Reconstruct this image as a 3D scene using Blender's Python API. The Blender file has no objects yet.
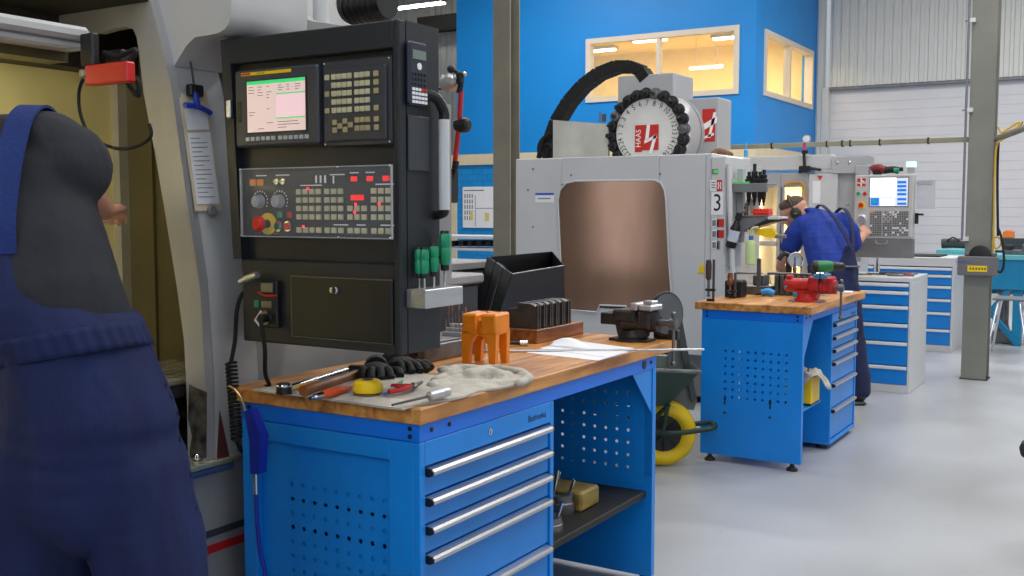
import bpy, bmesh, math, random
from math import sin, cos, pi, radians, atan2, sqrt
from mathutils import Vector, Matrix, Euler, noise
random.seed(7)
C = bpy.context.scene.collection
# ------------------------------------------------------------------ camera model (1024 x 576)
FPX, PITCH, YAW, EYE = 1040.0, radians(4.3), radians(31.4), Vector((0, 0, 1.4))
RD = Vector((cos(YAW), sin(YAW), 0)); DD = Vector((-sin(YAW), cos(YAW), 0)); ZZ = Vector((0, 0, 1))
FW = DD*cos(PITCH) - ZZ*sin(PITCH); UP = DD*sin(PITCH) + ZZ*cos(PITCH)
def ray(u, v): return FW + RD*((u-512)/FPX) - UP*((v-288)/FPX)
def at_z(u, v, z): r = ray(u, v); return EYE + r*((z-1.4)/r.z)
def at_x(u, v, x): r = ray(u, v); return EYE + r*(x/r.x)
def at_y(u, v, y): r = ray(u, v); return EYE + r*(y/r.y)
def rd(r, d, z=0.0): return RD*r + DD*d + ZZ*z
# ------------------------------------------------------------------ materials
def lin(c):
    c = c/255.0
    return c/12.92 if c <= 0.04045 else ((c+0.055)/1.055)**2.4
MATS = {}
def mat(name, rgb, rough=.5, metal=0.0, var=.08, scale=6, bump=0.0, bscale=40, coat=0.0, emit=0.0, alpha=1.0, trans=0.0, stretch=None):
    if name in MATS: return MATS[name]
    m = bpy.data.materials.new(name); m.use_nodes = True
    nt = m.node_tree; b = nt.nodes['Principled BSDF']
    col = tuple(lin(c) for c in rgb) + (1,)
    b.inputs['Roughness'].default_value = rough; b.inputs['Metallic'].default_value = metal
    b.inputs['Coat Weight'].default_value = coat
    b.inputs['Transmission Weight'].default_value = trans
    b.inputs['Alpha'].default_value = alpha
    tc = nt.nodes.new('ShaderNodeTexCoord')
    src = tc.outputs['Object']
    if stretch:
        mp = nt.nodes.new('ShaderNodeMapping'); mp.inputs['Scale'].default_value = stretch
        nt.links.new(src, mp.inputs['Vector']); src = mp.outputs['Vector']
    nz = nt.nodes.new('ShaderNodeTexNoise'); nz.inputs['Scale'].default_value = scale; nz.inputs['Detail'].default_value = 5
    nt.links.new(src, nz.inputs['Vector'])
    rp = nt.nodes.new('ShaderNodeValToRGB')
    rp.color_ramp.elements[0].position = .3; rp.color_ramp.elements[1].position = .7
    rp.color_ramp.elements[0].color = tuple(c*(1-var*2) for c in col[:3]) + (1,)
    rp.color_ramp.elements[1].color = tuple(min(1, c*(1+var)) for c in col[:3]) + (1,)
    nt.links.new(nz.outputs['Fac'], rp.inputs['Fac'])
    nt.links.new(rp.outputs['Color'], b.inputs['Base Color'])
    if emit:
        b.inputs['Emission Color'].default_value = col; b.inputs['Emission Strength'].default_value = emit
    if bump:
        n2 = nt.nodes.new('ShaderNodeTexNoise'); n2.inputs['Scale'].default_value = bscale; n2.inputs['Detail'].default_value = 6
        nt.links.new(src, n2.inputs['Vector'])
        bp = nt.nodes.new('ShaderNodeBump'); bp.inputs['Strength'].default_value = bump; bp.inputs['Distance'].default_value = .02
        nt.links.new(n2.outputs['Fac'], bp.inputs['Height']); nt.links.new(bp.outputs['Normal'], b.inputs['Normal'])
    MATS[name] = m
    return m
def wood_mat(name, c1, c2, c3, axis='Y'):
    if name in MATS: return MATS[name]
    m = bpy.data.materials.new(name); m.use_nodes = True; nt = m.node_tree; b = nt.nodes['Principled BSDF']
    N = nt.nodes.new; L = nt.links.new
    tc = N('ShaderNodeTexCoord'); mp = N('ShaderNodeMapping')
    mp.inputs['Scale'].default_value = (14, 1.2, 14) if axis == 'Y' else (1.2, 14, 14)
    L(tc.outputs['Object'], mp.inputs['Vector'])
    n1 = N('ShaderNodeTexNoise'); n1.inputs['Scale'].default_value = 2.2; n1.inputs['Detail'].default_value = 8; n1.inputs['Distortion'].default_value = .6
    L(mp.outputs['Vector'], n1.inputs['Vector'])
    rp = N('ShaderNodeValToRGB'); e = rp.color_ramp.elements
    e[0].position = .3; e[1].position = .68
    e[0].color = tuple(lin(c) for c in c1)+(1,); e[1].color = tuple(lin(c) for c in c3)+(1,)
    k = e.new(.5); k.color = tuple(lin(c) for c in c2)+(1,)
    L(n1.outputs['Fac'], rp.inputs['Fac'])
    n2 = N('ShaderNodeTexNoise'); n2.inputs['Scale'].default_value = 5; n2.inputs['Detail'].default_value = 4
    L(tc.outputs['Object'], n2.inputs['Vector'])
    r2 = N('ShaderNodeValToRGB'); r2.color_ramp.elements[0].position = .32; r2.color_ramp.elements[1].position = .55
    r2.color_ramp.elements[0].color = (.45, .4, .36, 1); r2.color_ramp.elements[1].color = (1, 1, 1, 1)
    L(n2.outputs['Fac'], r2.inputs['Fac'])
    mx = N('ShaderNodeMix'); mx.data_type = 'RGBA'; mx.blend_type = 'MULTIPLY'; mx.inputs['Factor'].default_value = .6
    L(rp.outputs['Color'], mx.inputs['A']); L(r2.outputs['Color'], mx.inputs['B'])
    L(mx.outputs['Result'], b.inputs['Base Color'])
    b.inputs['Roughness'].default_value = .38
    MATS[name] = m
    return m
# ------------------------------------------------------------------ mesh builder
MW = {}
_TXT = {}
def text_geo(body):
    if body not in _TXT:
        cu = bpy.data.curves.new('t', 'FONT'); cu.body = body; cu.align_x = 'CENTER'; cu.align_y = 'CENTER'; cu.size = 1; cu.resolution_u = 3
        ob = bpy.data.objects.new('t', cu); C.objects.link(ob)
        dg = bpy.context.evaluated_depsgraph_get(); dg.update()
        me = bpy.data.meshes.new_from_object(ob.evaluated_get(dg))
        _TXT[body] = ([v.co.copy() for v in me.vertices], [list(p.vertices) for p in me.polygons])
        bpy.data.objects.remove(ob); bpy.data.meshes.remove(me); bpy.data.curves.remove(cu)
    return _TXT[body]
def frame(origin, xdir, ydir=None, zdir=None):
    """matrix with given origin and axes (z from cross if missing)"""
    x = Vector(xdir).normalized()
    if ydir is not None:
        y = Vector(ydir).normalized(); z = x.cross(y).normalized(); y = z.cross(x)
    else:
        z = Vector(zdir).normalized(); y = z.cross(x).normalized(); z = x.cross(y)
    m = Matrix((x, y, z)).transposed().to_4x4(); m.translation = Vector(origin)
    return m
def ry_face(origin): return frame(origin, (1, 0, 0), (0, 0, 1))     # face looking at -Y: x right, y up, z towards viewer(-Y)
def rx_face(origin): return frame(origin, (0, 1, 0), (0, 0, 1))     # face looking at +X: x along +Y, y up, z +X
class M:
    def __init__(s, m=None, T=None):
        s.v = []; s.f = []; s.mi = []; s.ms = []; s.cur = 0; s.T = T or Matrix.Identity(4)
        if m: s.mat(m)
    def mat(s, m):
        if m not in s.ms: s.ms.append(m)
        s.cur = s.ms.index(m); return s
    def add(s, vs, fs):
        b = len(s.v)
        for p in vs: s.v.append(s.T @ Vector(p))
        for f in fs: s.f.append([b+i for i in f]); s.mi.append(s.cur)
        return s
    def box(s, x0, x1, y0, y1, z0, z1, bev=0.0, R=None):
        c = Vector(((x0+x1)/2, (y0+y1)/2, (z0+z1)/2)); h = Vector((abs(x1-x0)/2, abs(y1-y0)/2, abs(z1-z0)/2))
        return s.boxc(c, h*2, R, bev)
    def boxc(s, c, size, R=None, bev=0.0):
        c = Vector(c); hx, hy, hz = [q/2 for q in size]; R = R or Matrix.Identity(3)
        bev = min(bev, .45*min(hx, hy, hz)*2)
        if bev <= 0:
            vs = [c+R@Vector((sx*hx, sy*hy, sz*hz)) for sx in (-1, 1) for sy in (-1, 1) for sz in (-1, 1)]
            return s.add(vs, [(0,1,3,2),(4,6,7,5),(0,4,5,1),(2,3,7,6),(0,2,6,4),(1,5,7,3)])
        vs = []; idx = {}
        for sx in (-1, 1):
            for sy in (-1, 1):
                for sz in (-1, 1):
                    for a in range(3):
                        q = [sx*(hx-bev), sy*(hy-bev), sz*(hz-bev)]
                        q[a] = (sx*hx, sy*hy, sz*hz)[a]
                        idx[(sx, sy, sz, a)] = len(vs); vs.append(c+R@Vector(q))
        fs = []
        for a in range(3):
            b_, c_ = (a+1) % 3, (a+2) % 3
            for sg in (-1, 1):
                f = []
                for p, q in ((-1, -1), (1, -1), (1, 1), (-1, 1)):
                    k = [0, 0, 0]; k[a] = sg; k[b_] = p; k[c_] = q
                    f.append(idx[(*k, a)])
                fs.append(f if sg > 0 else f[::-1])
        for a in range(3):
            b_, c_ = (a+1) % 3, (a+2) % 3
            for p in (-1, 1):
                for q in (-1, 1):
                    k0 = [0, 0, 0]; k1 = [0, 0, 0]; k0[a] = -1; k1[a] = 1
                    k0[b_] = k1[b_] = p; k0[c_] = k1[c_] = q
                    fs.append([idx[(*k0, b_)], idx[(*k1, b_)], idx[(*k1, c_)], idx[(*k0, c_)]])
        for sx in (-1, 1):
            for sy in (-1, 1):
                for sz in (-1, 1): fs.append([idx[(sx, sy, sz, a)] for a in range(3)])
        return s.add(vs, fs)
    def cyl(s, p0, p1, r0, r1=None, n=16, caps=True):
        p0, p1 = Vector(p0), Vector(p1); r1 = r0 if r1 is None else r1
        ax = (p1-p0).normalized(); a = ax.orthogonal().normalized(); b = ax.cross(a)
        vs = []
        for p, r in ((p0, r0), (p1, r1)):
            for i in range(n):
                t = 2*pi*i/n; vs.append(p+(a*cos(t)+b*sin(t))*r)
        fs = [(i, (i+1) % n, n+(i+1) % n, n+i) for i in range(n)]
        if caps: fs += [tuple(range(n))[::-1], tuple(range(n, 2*n))]
        return s.add(vs, fs)
    def lathe(s, prof, origin, axis, n=24, caps=True):
        o = Vector(origin); ax = Vector(axis).normalized(); a = ax.orthogonal().normalized(); b = ax.cross(a)
        vs = [o+ax*h+(a*cos(2*pi*i/n)+b*sin(2*pi*i/n))*max(r, 1e-4) for r, h in prof for i in range(n)]
        fs = [(k*n+i, k*n+(i+1) % n, (k+1)*n+(i+1) % n, (k+1)*n+i) for k in range(len(prof)-1) for i in range(n)]
        if caps: fs += [tuple(range(n))[::-1], tuple(range((len(prof)-1)*n, len(prof)*n))]
        return s.add(vs, fs)
    def tube(s, pts, r, n=8, smooth=0, radii=None, caps=True):
        P = [Vector(p) for p in pts]
        if smooth:
            Q = []
            for i in range(len(P)-1):
                p0, p1, p2, p3 = P[max(i-1, 0)], P[i], P[i+1], P[min(i+2, len(P)-1)]
                for k in range(smooth):
                    t = k/smooth
                    Q.append(.5*((2*p1)+(p2-p0)*t+(2*p0-5*p1+4*p2-p3)*t*t+(3*p1-p0-3*p2+p3)*t*t*t))
            Q.append(P[-1]); P = Q
        vs = []; prev = None
        for i, p in enumerate(P):
            t = (P[min(i+1, len(P)-1)]-P[max(i-1, 0)]).normalized()
            if prev is None: a = t.orthogonal().normalized()
            else:
                a = prev-t*prev.dot(t)
                a = a.normalized() if a.length > 1e-6 else t.orthogonal().normalized()
            prev = a; b = t.cross(a)
            rr = radii[i] if radii and len(radii) == len(P) else r
            vs += [p+(a*cos(2*pi*j/n)+b*sin(2*pi*j/n))*rr for j in range(n)]
        fs = [(k*n+i, k*n+(i+1) % n, (k+1)*n+(i+1) % n, (k+1)*n+i) for k in range(len(P)-1) for i in range(n)]
        if caps: fs += [tuple(range(n))[::-1], tuple(range((len(P)-1)*n, len(P)*n))]
        return s.add(vs, fs)
    def prism(s, poly, vec):
        vec = Vector(vec); n = len(poly); P = [Vector(p) for p in poly]
        return s.add(P+[p+vec for p in P], [tuple(range(n)), tuple(range(n, 2*n))[::-1]]+[(i, n+i, n+(i+1) % n, (i+1) % n) for i in range(n)])
    def ball(s, c, r, n=12, R=None):
        c = Vector(c); rr = (r, r, r) if not hasattr(r, '__len__') else r; R = R or Matrix.Identity(3); h = n//2+1
        vs = []
        for k in range(1, h):
            ph = pi*k/h
            for i in range(n): vs.append(c+R@Vector((rr[0]*sin(ph)*cos(2*pi*i/n), rr[1]*sin(ph)*sin(2*pi*i/n), rr[2]*cos(ph))))
        t = len(vs); vs += [c+R@Vector((0, 0, rr[2])), c+R@Vector((0, 0, -rr[2]))]
        fs = [(k*n+i, (k+1)*n+i, (k+1)*n+(i+1) % n, k*n+(i+1) % n) for k in range(h-2) for i in range(n)]
        fs += [(t, i, (i+1) % n) for i in range(n)] + [(t+1, (h-2)*n+(i+1) % n, (h-2)*n+i) for i in range(n)]
        return s.add(vs, fs)
    def torus(s, c, axis, R, r, n=32, m=10):
        o = Vector(c); ax = Vector(axis).normalized(); a = ax.orthogonal().normalized(); b = ax.cross(a)
        vs = []
        for i in range(n):
            d = a*cos(2*pi*i/n)+b*sin(2*pi*i/n)
            for j in range(m): vs.append(o+d*(R+r*cos(2*pi*j/m))+ax*(r*sin(2*pi*j/m)))
        return s.add(vs, [(i*m+j, ((i+1) % n)*m+j, ((i+1) % n)*m+(j+1) % m, i*m+(j+1) % m) for i in range(n) for j in range(m)])
    def text(s, body, size, mtx, sx=1.0):
        vs, fs = text_geo(body)
        return s.add([mtx @ Vector((v.x*size*sx, v.y*size, 0)) for v in vs], fs)
    def grid(s, nu, nv, fn):
        vs = [fn(i/(nu-1), j/(nv-1)) for j in range(nv) for i in range(nu)]
        return s.add(vs, [(j*nu+i, j*nu+i+1, (j+1)*nu+i+1, (j+1)*nu+i) for j in range(nv-1) for i in range(nu-1)])
    def perf(s, T, w, h, t, u0, v0, nu, nv, p, r):
        """sheet in T's xy plane, w x h x t (towards -z), holes centred from (u0,v0), pitch p, radius r; real holes"""
        old = s.T; s.T = old @ T
        us = u0-p/2; ue = us+nu*p; vs_ = v0-p/2; ve = vs_+nv*p
        for a0, a1, b0, b1 in ((0, w, 0, vs_), (0, w, ve, h), (0, us, vs_, ve), (ue, w, vs_, ve)):
            s.box(a0, a1, b0, b1, -t, 0)
        k = [(1, 0), (1, 1), (0, 1), (-1, 1), (-1, 0), (-1, -1), (0, -1), (1, -1)]
        for i in range(nu):
            for j in range(nv):
                cx, cy = us+(i+.5)*p, vs_+(j+.5)*p
                o = [(cx+a*p/2, cy+b*p/2) for a, b in k]; q = [(cx+cos(pi/4*m)*r, cy+sin(pi/4*m)*r) for m in range(8)]
                V = [(x, y, 0) for x, y in o]+[(x, y, 0) for x, y in q]+[(x, y, -t) for x, y in o]+[(x, y, -t) for x, y in q]
                F = []
                for m in range(8):
                    n = (m+1) % 8
                    F += [(m, n, 8+n, 8+m), (16+n, 16+m, 24+m, 24+n), (8+m, 8+n, 24+n, 24+m)]
                s.add(V, F)
        s.T = old
        return s
    def build(s, name, parent=None, angle=35, loc=None, recalc=True):
        me = bpy.data.meshes.new(name)
        if parent is not None: base = MW[parent.name]
        else:
            if loc is None:
                xs = [v.x for v in s.v]; ys = [v.y for v in s.v]; zs = [v.z for v in s.v]
                loc = Vector(((min(xs)+max(xs))/2, (min(ys)+max(ys))/2, min(zs)))
            base = Matrix.Translation(Vector(loc))
        inv = base.inverted()
        me.from_pydata([inv @ v for v in s.v], [], s.f); me.update()
        for m in s.ms: me.materials.append(m)
        me.polygons.foreach_set('material_index', s.mi)
        if recalc:
            bm = bmesh.new(); bm.from_mesh(me); bmesh.ops.recalc_face_normals(bm, faces=bm.faces); bm.to_mesh(me); bm.free()
        me.shade_smooth(); me.set_sharp_from_angle(angle=radians(angle))
        o = bpy.data.objects.new(name, me); C.objects.link(o)
        if parent is not None: o.parent = parent
        else: o.location = base.translation
        MW[o.name] = base
        return o
def tag(o, label, cat, group=None):
    o['label'] = label; o['category'] = cat
    if group: o['group'] = group
    return o
def struct(o, label=None):
    o['kind'] = 'structure'
    if label: o['label'] = label
    return o
def thing(name, label, cat, loc, rz=0.0, group=None):
    o = bpy.data.objects.new(name, None); C.objects.link(o); o.empty_display_size = .1
    o.location = Vector(loc); o.rotation_euler = (0, 0, rz)
    MW[o.name] = Matrix.Translation(Vector(loc)) @ Matrix.Rotation(rz, 4, 'Z')
    return tag(o, label, cat, group)
def copy_tree(o, parent=None):
    c = o.copy(); C.objects.link(c)
    if parent is not None: c.parent = parent
    for ch in list(o.children): copy_tree(ch, c)
    return c
def dup(o, loc, label, rz=None):
    c = copy_tree(o); c.location = Vector(loc)
    if rz is not None: c.rotation_euler = (0, 0, rz)
    c['label'] = label
    return c
# ------------------------------------------------------------------ palette
m_blue = mat('blue_powder_coat', (14, 138, 233), .38, var=.04, scale=3, bump=.02)
m_blue_lip = mat('blue_powder_coat_rail', (16, 118, 238), .35, var=.04, scale=3)
m_drawer = mat('blue_drawer_paint', (14, 132, 224), .35, var=.04, scale=3)
m_wood = wood_mat('oiled_beech_block', (150, 90, 38), (206, 142, 74), (226, 168, 98))
m_woodx = wood_mat('stained_hardwood', (92, 48, 18), (140, 82, 40), (168, 108, 60))
m_alu = mat('brushed_aluminium', (205, 205, 208), .3, .85, var=.06, scale=4, stretch=(40, 1, 40))
m_strip = mat('silver_grip_strip', (232, 233, 235), .35, .05, var=.03)
m_chrome = mat('polished_steel', (210, 212, 216), .14, 1, var=.05)
m_steel = mat('dull_machined_steel', (120, 120, 122), .38, .85, var=.15, scale=20)
m_dsteel = mat('dark_oiled_steel', (62, 58, 56), .4, .6, var=.2, scale=20)
m_black = mat('black_plastic', (24, 24, 26), .45, var=.1)
m_rubber = mat('black_rubber', (18, 18, 19), .75, var=.1)
m_blackp = mat('black_gloss_paint', (19, 21, 25), .4, var=.1, scale=4)
m_cab = mat('charcoal_textured_paint', (31, 35, 41), .48, var=.1, scale=5, bump=.04, bscale=300)
m_cab2 = mat('charcoal_smooth_paint', (58, 61, 68), .45, var=.05)
m_grey = mat('light_grey_machine_paint', (176, 177, 180), .42, var=.05, scale=2, bump=.02)
m_white = mat('white_machine_paint', (208, 209, 211), .42, var=.03, scale=2, bump=.02)
m_dgrey = mat('mid_grey_paint', (120, 122, 126), .45, var=.06)
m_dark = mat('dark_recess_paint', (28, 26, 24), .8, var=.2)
m_red = mat('red_plastic', (205, 32, 26), .38, var=.06)
m_yel = mat('yellow_plastic', (246, 206, 16), .4, var=.05)
m_org = mat('orange_plastic', (240, 140, 18), .42, var=.06, scale=10)
m_green = mat('green_plastic', (20, 150, 105), .4, var=.08)
m_gdark = mat('dark_green_paint', (30, 62, 52), .45, var=.15)
m_paper = mat('white_paper', (235, 235, 240), .8, var=.02)
m_cream = mat('cream_plastic_keys', (205, 198, 160), .5, var=.06, scale=60)
m_ink = mat('black_ink', (18, 18, 20), .6, var=.02)
m_inkg = mat('grey_print', (120, 122, 128), .7, var=.02)
m_rag = mat('dusty_beige_cloth', (206, 200, 188), .95, var=.12, scale=14, bump=.5, bscale=220)
m_glove = mat('black_knit_glove', (26, 26, 28), .7, var=.2, scale=60, bump=.5, bscale=200)
m_glass = mat('clear_acrylic', (235, 240, 245), .06, var=0, alpha=.06)
m_haas = mat('red_badge', (196, 40, 30), .5, var=.03)
m_wlet = mat('white_lettering', (240, 240, 240), .6, var=0)
# ================================================================== ROOM
def floor_mat():
    m = bpy.data.materials.new('pale_epoxy_floor'); m.use_nodes = True; nt = m.node_tree; b = nt.nodes['Principled BSDF']; N = nt.nodes.new; L = nt.links.new
    tc = N('ShaderNodeTexCoord')
    n1 = N('ShaderNodeTexNoise'); n1.inputs['Scale'].default_value = .9; n1.inputs['Detail'].default_value = 8; L(tc.outputs['Object'], n1.inputs['Vector'])
    r1 = N('ShaderNodeValToRGB'); e = r1.color_ramp.elements; e[0].position = .3; e[1].position = .65
    e[0].color = tuple(lin(c) for c in (152, 154, 157))+(1,); e[1].color = tuple(lin(c) for c in (174, 177, 182))+(1,)
    L(n1.outputs['Fac'], r1.inputs['Fac'])
    n2 = N('ShaderNodeTexNoise'); n2.inputs['Scale'].default_value = 14; n2.inputs['Detail'].default_value = 10; n2.inputs['Roughness'].default_value = .75; L(tc.outputs['Object'], n2.inputs['Vector'])
    r2 = N('ShaderNodeValToRGB'); r2.color_ramp.elements[0].position = .24; r2.color_ramp.elements[1].position = .38
    r2.color_ramp.elements[0].color = (.35, .33, .3, 1); r2.color_ramp.elements[1].color = (1, 1, 1, 1); L(n2.outputs['Fac'], r2.inputs['Fac'])
    mx = N('ShaderNodeMix'); mx.data_type = 'RGBA'; mx.blend_type = 'MULTIPLY'; mx.inputs['Factor'].default_value = .6
    L(r1.outputs['Color'], mx.inputs['A']); L(r2.outputs['Color'], mx.inputs['B']); L(mx.outputs['Result'], b.inputs['Base Color'])
    r3 = N('ShaderNodeMapRange'); r3.inputs['To Min'].default_value = .22; r3.inputs['To Max'].default_value = .48; L(n1.outputs['Fac'], r3.inputs['Value']); L(r3.outputs['Result'], b.inputs['Roughness'])
    bp = N('ShaderNodeBump'); bp.inputs['Strength'].default_value = .05; L(n2.outputs['Fac'], bp.inputs['Height']); L(bp.outputs['Normal'], b.inputs['Normal'])
    return m
m_floor = floor_mat()
m_cor = mat('white_corrugated_sheet', (212, 212, 208), .5, var=.02, scale=2)
m_door = mat('grey_white_door_sheet', (214, 213, 217), .5, var=.02, scale=2)
m_off = mat('bright_blue_cladding', (14, 138, 218), .5, var=.03, scale=1.2)
m_cream_p = mat('cream_paint', (222, 205, 172), .6, var=.03)
m_frame = mat('cream_window_frame', (222, 208, 190), .55, var=.02)
m_warm = mat('warm_office_wall', (250, 226, 170), .8, var=.02)
m_colp = mat('olive_grey_column_paint', (134, 130, 116), .5, var=.08, scale=3)
m_colp2 = mat('grey_green_column_paint', (128, 128, 120), .5, var=.08, scale=3)
m_lamp = mat('lamp_tube_glow', (255, 252, 244), .4, var=0, emit=14)
m_lampw = mat('warm_tube_glow', (255, 240, 205), .4, var=0, emit=9)
m_tee = mat('white_ceiling', (205, 205, 202), .7, var=.02)
def brick_mat():
    m = bpy.data.materials.new('blue_painted_brick'); m.use_nodes = True; nt = m.node_tree; b = nt.nodes['Principled BSDF']
    tc = nt.nodes.new('ShaderNodeTexCoord'); mp = nt.nodes.new('ShaderNodeMapping'); mp.inputs['Rotation'].default_value = (pi/2, 0, 0)
    br = nt.nodes.new('ShaderNodeTexBrick'); br.inputs['Scale'].default_value = 2.2; br.inputs['Mortar Size'].default_value = .012
    br.inputs['Color1'].default_value = (.005, .24, .62, 1); br.inputs['Color2'].default_value = (.006, .27, .68, 1); br.inputs['Mortar'].default_value = (.004, .17, .46, 1)
    nt.links.new(tc.outputs['Object'], mp.inputs['Vector']); nt.links.new(mp.outputs['Vector'], br.inputs['Vector']); nt.links.new(br.outputs['Color'], b.inputs['Base Color'])
    b.inputs['Roughness'].default_value = .5
    return m
m_brick = brick_mat()
YB, YO = 19.6, 16.1
XOL, XOR = at_y(457, 150, YO).x, at_y(755.5, 60, YO).x
ZC = 6.25
o = M(m_floor).box(-17, 6, -3.5, 20.2, -.12, 0).build('floor'); struct(o)
o = M(m_tee).box(-17, 6, -3.5, 20.2, ZC, ZC+.1).build('ceiling'); struct(o)
# corrugated rear wall with the roller door opening
dx0 = at_y(829, 88, YB).x; dz = at_y(829, 87.5, YB).z
def corr(mb, x0, x1, z0, z1, y, pitch=.15, dep=.03):
    n = int((x1-x0)/pitch); pitch = (x1-x0)/n; P = []
    for i in range(n):
        x = x0+i*pitch
        P += [(x, y), (x+.3*pitch, y), (x+.42*pitch, y-dep), (x+.88*pitch, y-dep)]
    P.append((x1, y))
    vs = [(x, q, z) for z in (z0, z1) for x, q in P]; k = len(P)
    mb.add(vs, [(i, i+1, k+i+1, k+i) for i in range(k-1)])
    mb.box(x0, x1, y+.002, y+.2, z0, z1)
w = M(m_cor); corr(w, -17, dx0-.12, 0, ZC, YB); corr(w, dx0, 5.9, dz, ZC, YB); w.box(dx0-.12, dx0, YB-.03, YB+.3, 0, dz+.001)
o = w.build('wall_back', angle=20); struct(o)
dd = struct(M(m_door).box(dx0, 5.9, YB+.136, YB+.2, 0, dz).build('door_1'))
rails = M(m_door); nz = int(dz/.16)
for i in range(nz+1):
    z1 = min(dz, (i+1)*.16-.006); rails.box(dx0+.01, 5.9, YB+.13, YB+.137, i*.16, z1, .003)
rails.build('door_panel', dd)
M(m_dgrey).box(dx0, 5.9, YB-.005, YB+.2, dz-.05, dz).build('lintel', dd)
o = M(m_cor).box(-17.2, -17, -3.5, 20.2, 0, ZC).build('wall_left'); struct(o)
w = M(m_tee); YFW = -3.5
def wseg(a0, a1, b0, b1): w.box(a0, a1, YFW-.2, YFW, b0, b1)
wseg(-17, -8.9, 0, ZC); wseg(-8.9, -7.7, 4.3, ZC); wseg(-7.7, -3.2, 0, ZC); wseg(-3.2, 4.4, 0, 2.5); wseg(-3.2, 4.4, 5.5, ZC); wseg(4.4, 6, 0, ZC); wseg(-8.9, -7.7, 0, .25)
struct(w.build('wall_front'))
m_glow_pane = mat('day_and_fill_pane', (236, 244, 255), .4, var=0, emit=2.2)  # emissive sheet; in the wide window it is an added fill source
def glow_window(name, a0, a1, b0, b1, n):
    f = M(m_frame); k = .06
    f.box(a0, a1, YFW-.12, YFW+.02, b0, b0+k).box(a0, a1, YFW-.12, YFW+.02, b1-k, b1)
    for i in range(n+1): x = a0+(a1-a0-k)*i/n; f.box(x, x+k, YFW-.12, YFW+.02, b0+k, b1-k)
    o = struct(f.build(name)); M(m_glow_pane).box(a0+.01, a1-.01, YFW-.10, YFW-.08, b0+.01, b1-.01).build('pane', o)
glow_window('window_3', -8.9, -7.7, .25, 4.3, 2); glow_window('fill_window', -3.2, 4.4, 2.5, 5.5, 5)  # tall window gives the mill pane its reflection; wide one added for front fill
# ---- two storey office block: blue cladding above, brick below
zb1, zb0 = at_y(475, 154.5, YO).z, at_y(475, 165, YO).z
def wall_hole(mb, T, w, h, t, hx0, hx1, hy0, hy1):
    old = mb.T; mb.T = T
    for a0, a1, b0, b1 in ((0, hx0, 0, h), (hx1, w, 0, h), (hx0, hx1, 0, hy0), (hx0, hx1, hy1, h)): mb.box(a0, a1, b0, b1, -t, 0)
    mb.T = old
wtl, wbr = at_y(588, 41, YO), at_y(737, 92, YO)
w1x0, w1x1, w1z1, w1z0 = wtl.x, wbr.x, at_y(737, 27, YO).z, wbr.z
w = M(m_off); wall_hole(w, ry_face((XOL, YO, zb1)), XOR-XOL, ZC-zb1, .18, w1x0-XOL, w1x1-XOL, w1z0-zb1, w1z1-zb1)
struct(w.build('wall_office_front'))
a, b = at_x(764.5, 62, XOR), at_x(811.5, 85, XOR)
w2y0, w2y1 = a.y, b.y; w2z1 = at_x(765, 31, XOR).z; w2z0 = at_x(765, 94, XOR).z
w = M(m_off); wall_hole(w, rx_face((XOR, YO+.18, zb1)), YB-YO-.18, ZC-zb1, .18, w2y0-YO-.18, w2y1-YO-.18, w2z0-zb1, w2z1-zb1)
struct(w.build('wall_office_side'))
struct(M(m_off).box(XOL, XOL+.18, YO+.18, YB, zb1, ZC).build('wall_office_left'))
w = M(m_cream_p).box(XOL-.02, XOR+.04, YO-.05, YO+.16, zb0, zb1).box(XOR-.12, XOR+.04, YO+.16, YB, zb0-.05, zb1)
struct(w.build('trim_1'))
struct(M(m_brick).box(XOL, XOR, YO, YO+.16, 0, zb0).build('wall_lower_front'))
struct(M(m_brick).box(XOR-.16, XOR, YO+.16, YB, 0, zb0-.05).build('wall_lower_side'))
struct(M(m_cream_p).box(XOL-.12, XOL, YO-.05, YO+.1, 0, zb1).build('trim_2'))
struct(M(m_warm).box(XOL+.18, XOR-.18, YO+.18, YB-.02, zb1, zb1+.04).build('floor_office'))
struct(M(m_warm).box(XOL+.18, XOR-.18, YB-.08, YB-.02, zb1+.04, ZC).build('wall_office_back'))
struct(M(m_warm).box(XOL+.2, XOR-.18, YO+.18, YB-.08, 4.56, 4.62).build('ceiling_office'))
def window(name, T, w, h, nm):
    f = M(m_frame, T); t = .055
    f.box(-.03, w+.03, h-t, h+.03, -.12, .03).box(-.03, w+.03, -.03, t, -.12, .03).box(-.03, t, t, h-t, -.12, .03).box(w-t, w+.03, t, h-t, -.12, .03)
    f.box(w*nm-t/2, w*nm+t/2, t, h-t, -.1, .02)
    o = struct(f.build(name))
    M(m_glass, T).box(t, w-t, t, h-t, -.05, -.04).build('pane', o)
window('window_1', ry_face((w1x0, YO, w1z0)), w1x1-w1x0, w1z1-w1z0, .49)
window('window_2', rx_face((XOR, w2y0, w2z0)), w2y1-w2y0, w2z1-w2z0, .5)
for i, (x, y) in enumerate(((at_z(600, 50, 4.5).x, at_z(600, 50, 4.5).y), (at_z(650, 40, 4.5).x, at_z(650, 40, 4.5).y), (at_z(731, 37, 4.5).x, at_z(731, 37, 4.5).y))):
    l = M(m_white).box(x-.35, x+.35, y-.1, y+.1, 4.50, 4.56).build('office_ceiling_light')
    M(m_lampw).box(x-.32, x+.32, y-.06, y+.06, 4.47, 4.502).build('lamp_tube', l)
    tag(l, ('fluorescent office light seen at the left end of the wide upper window', 'fluorescent office light in the middle of the wide upper window', 'fluorescent office light at the upper right corner of the wide window')[i], 'ceiling light', 'lights inside the upper office')
q_ = at_y(706, 67, YB-1.2)
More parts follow.
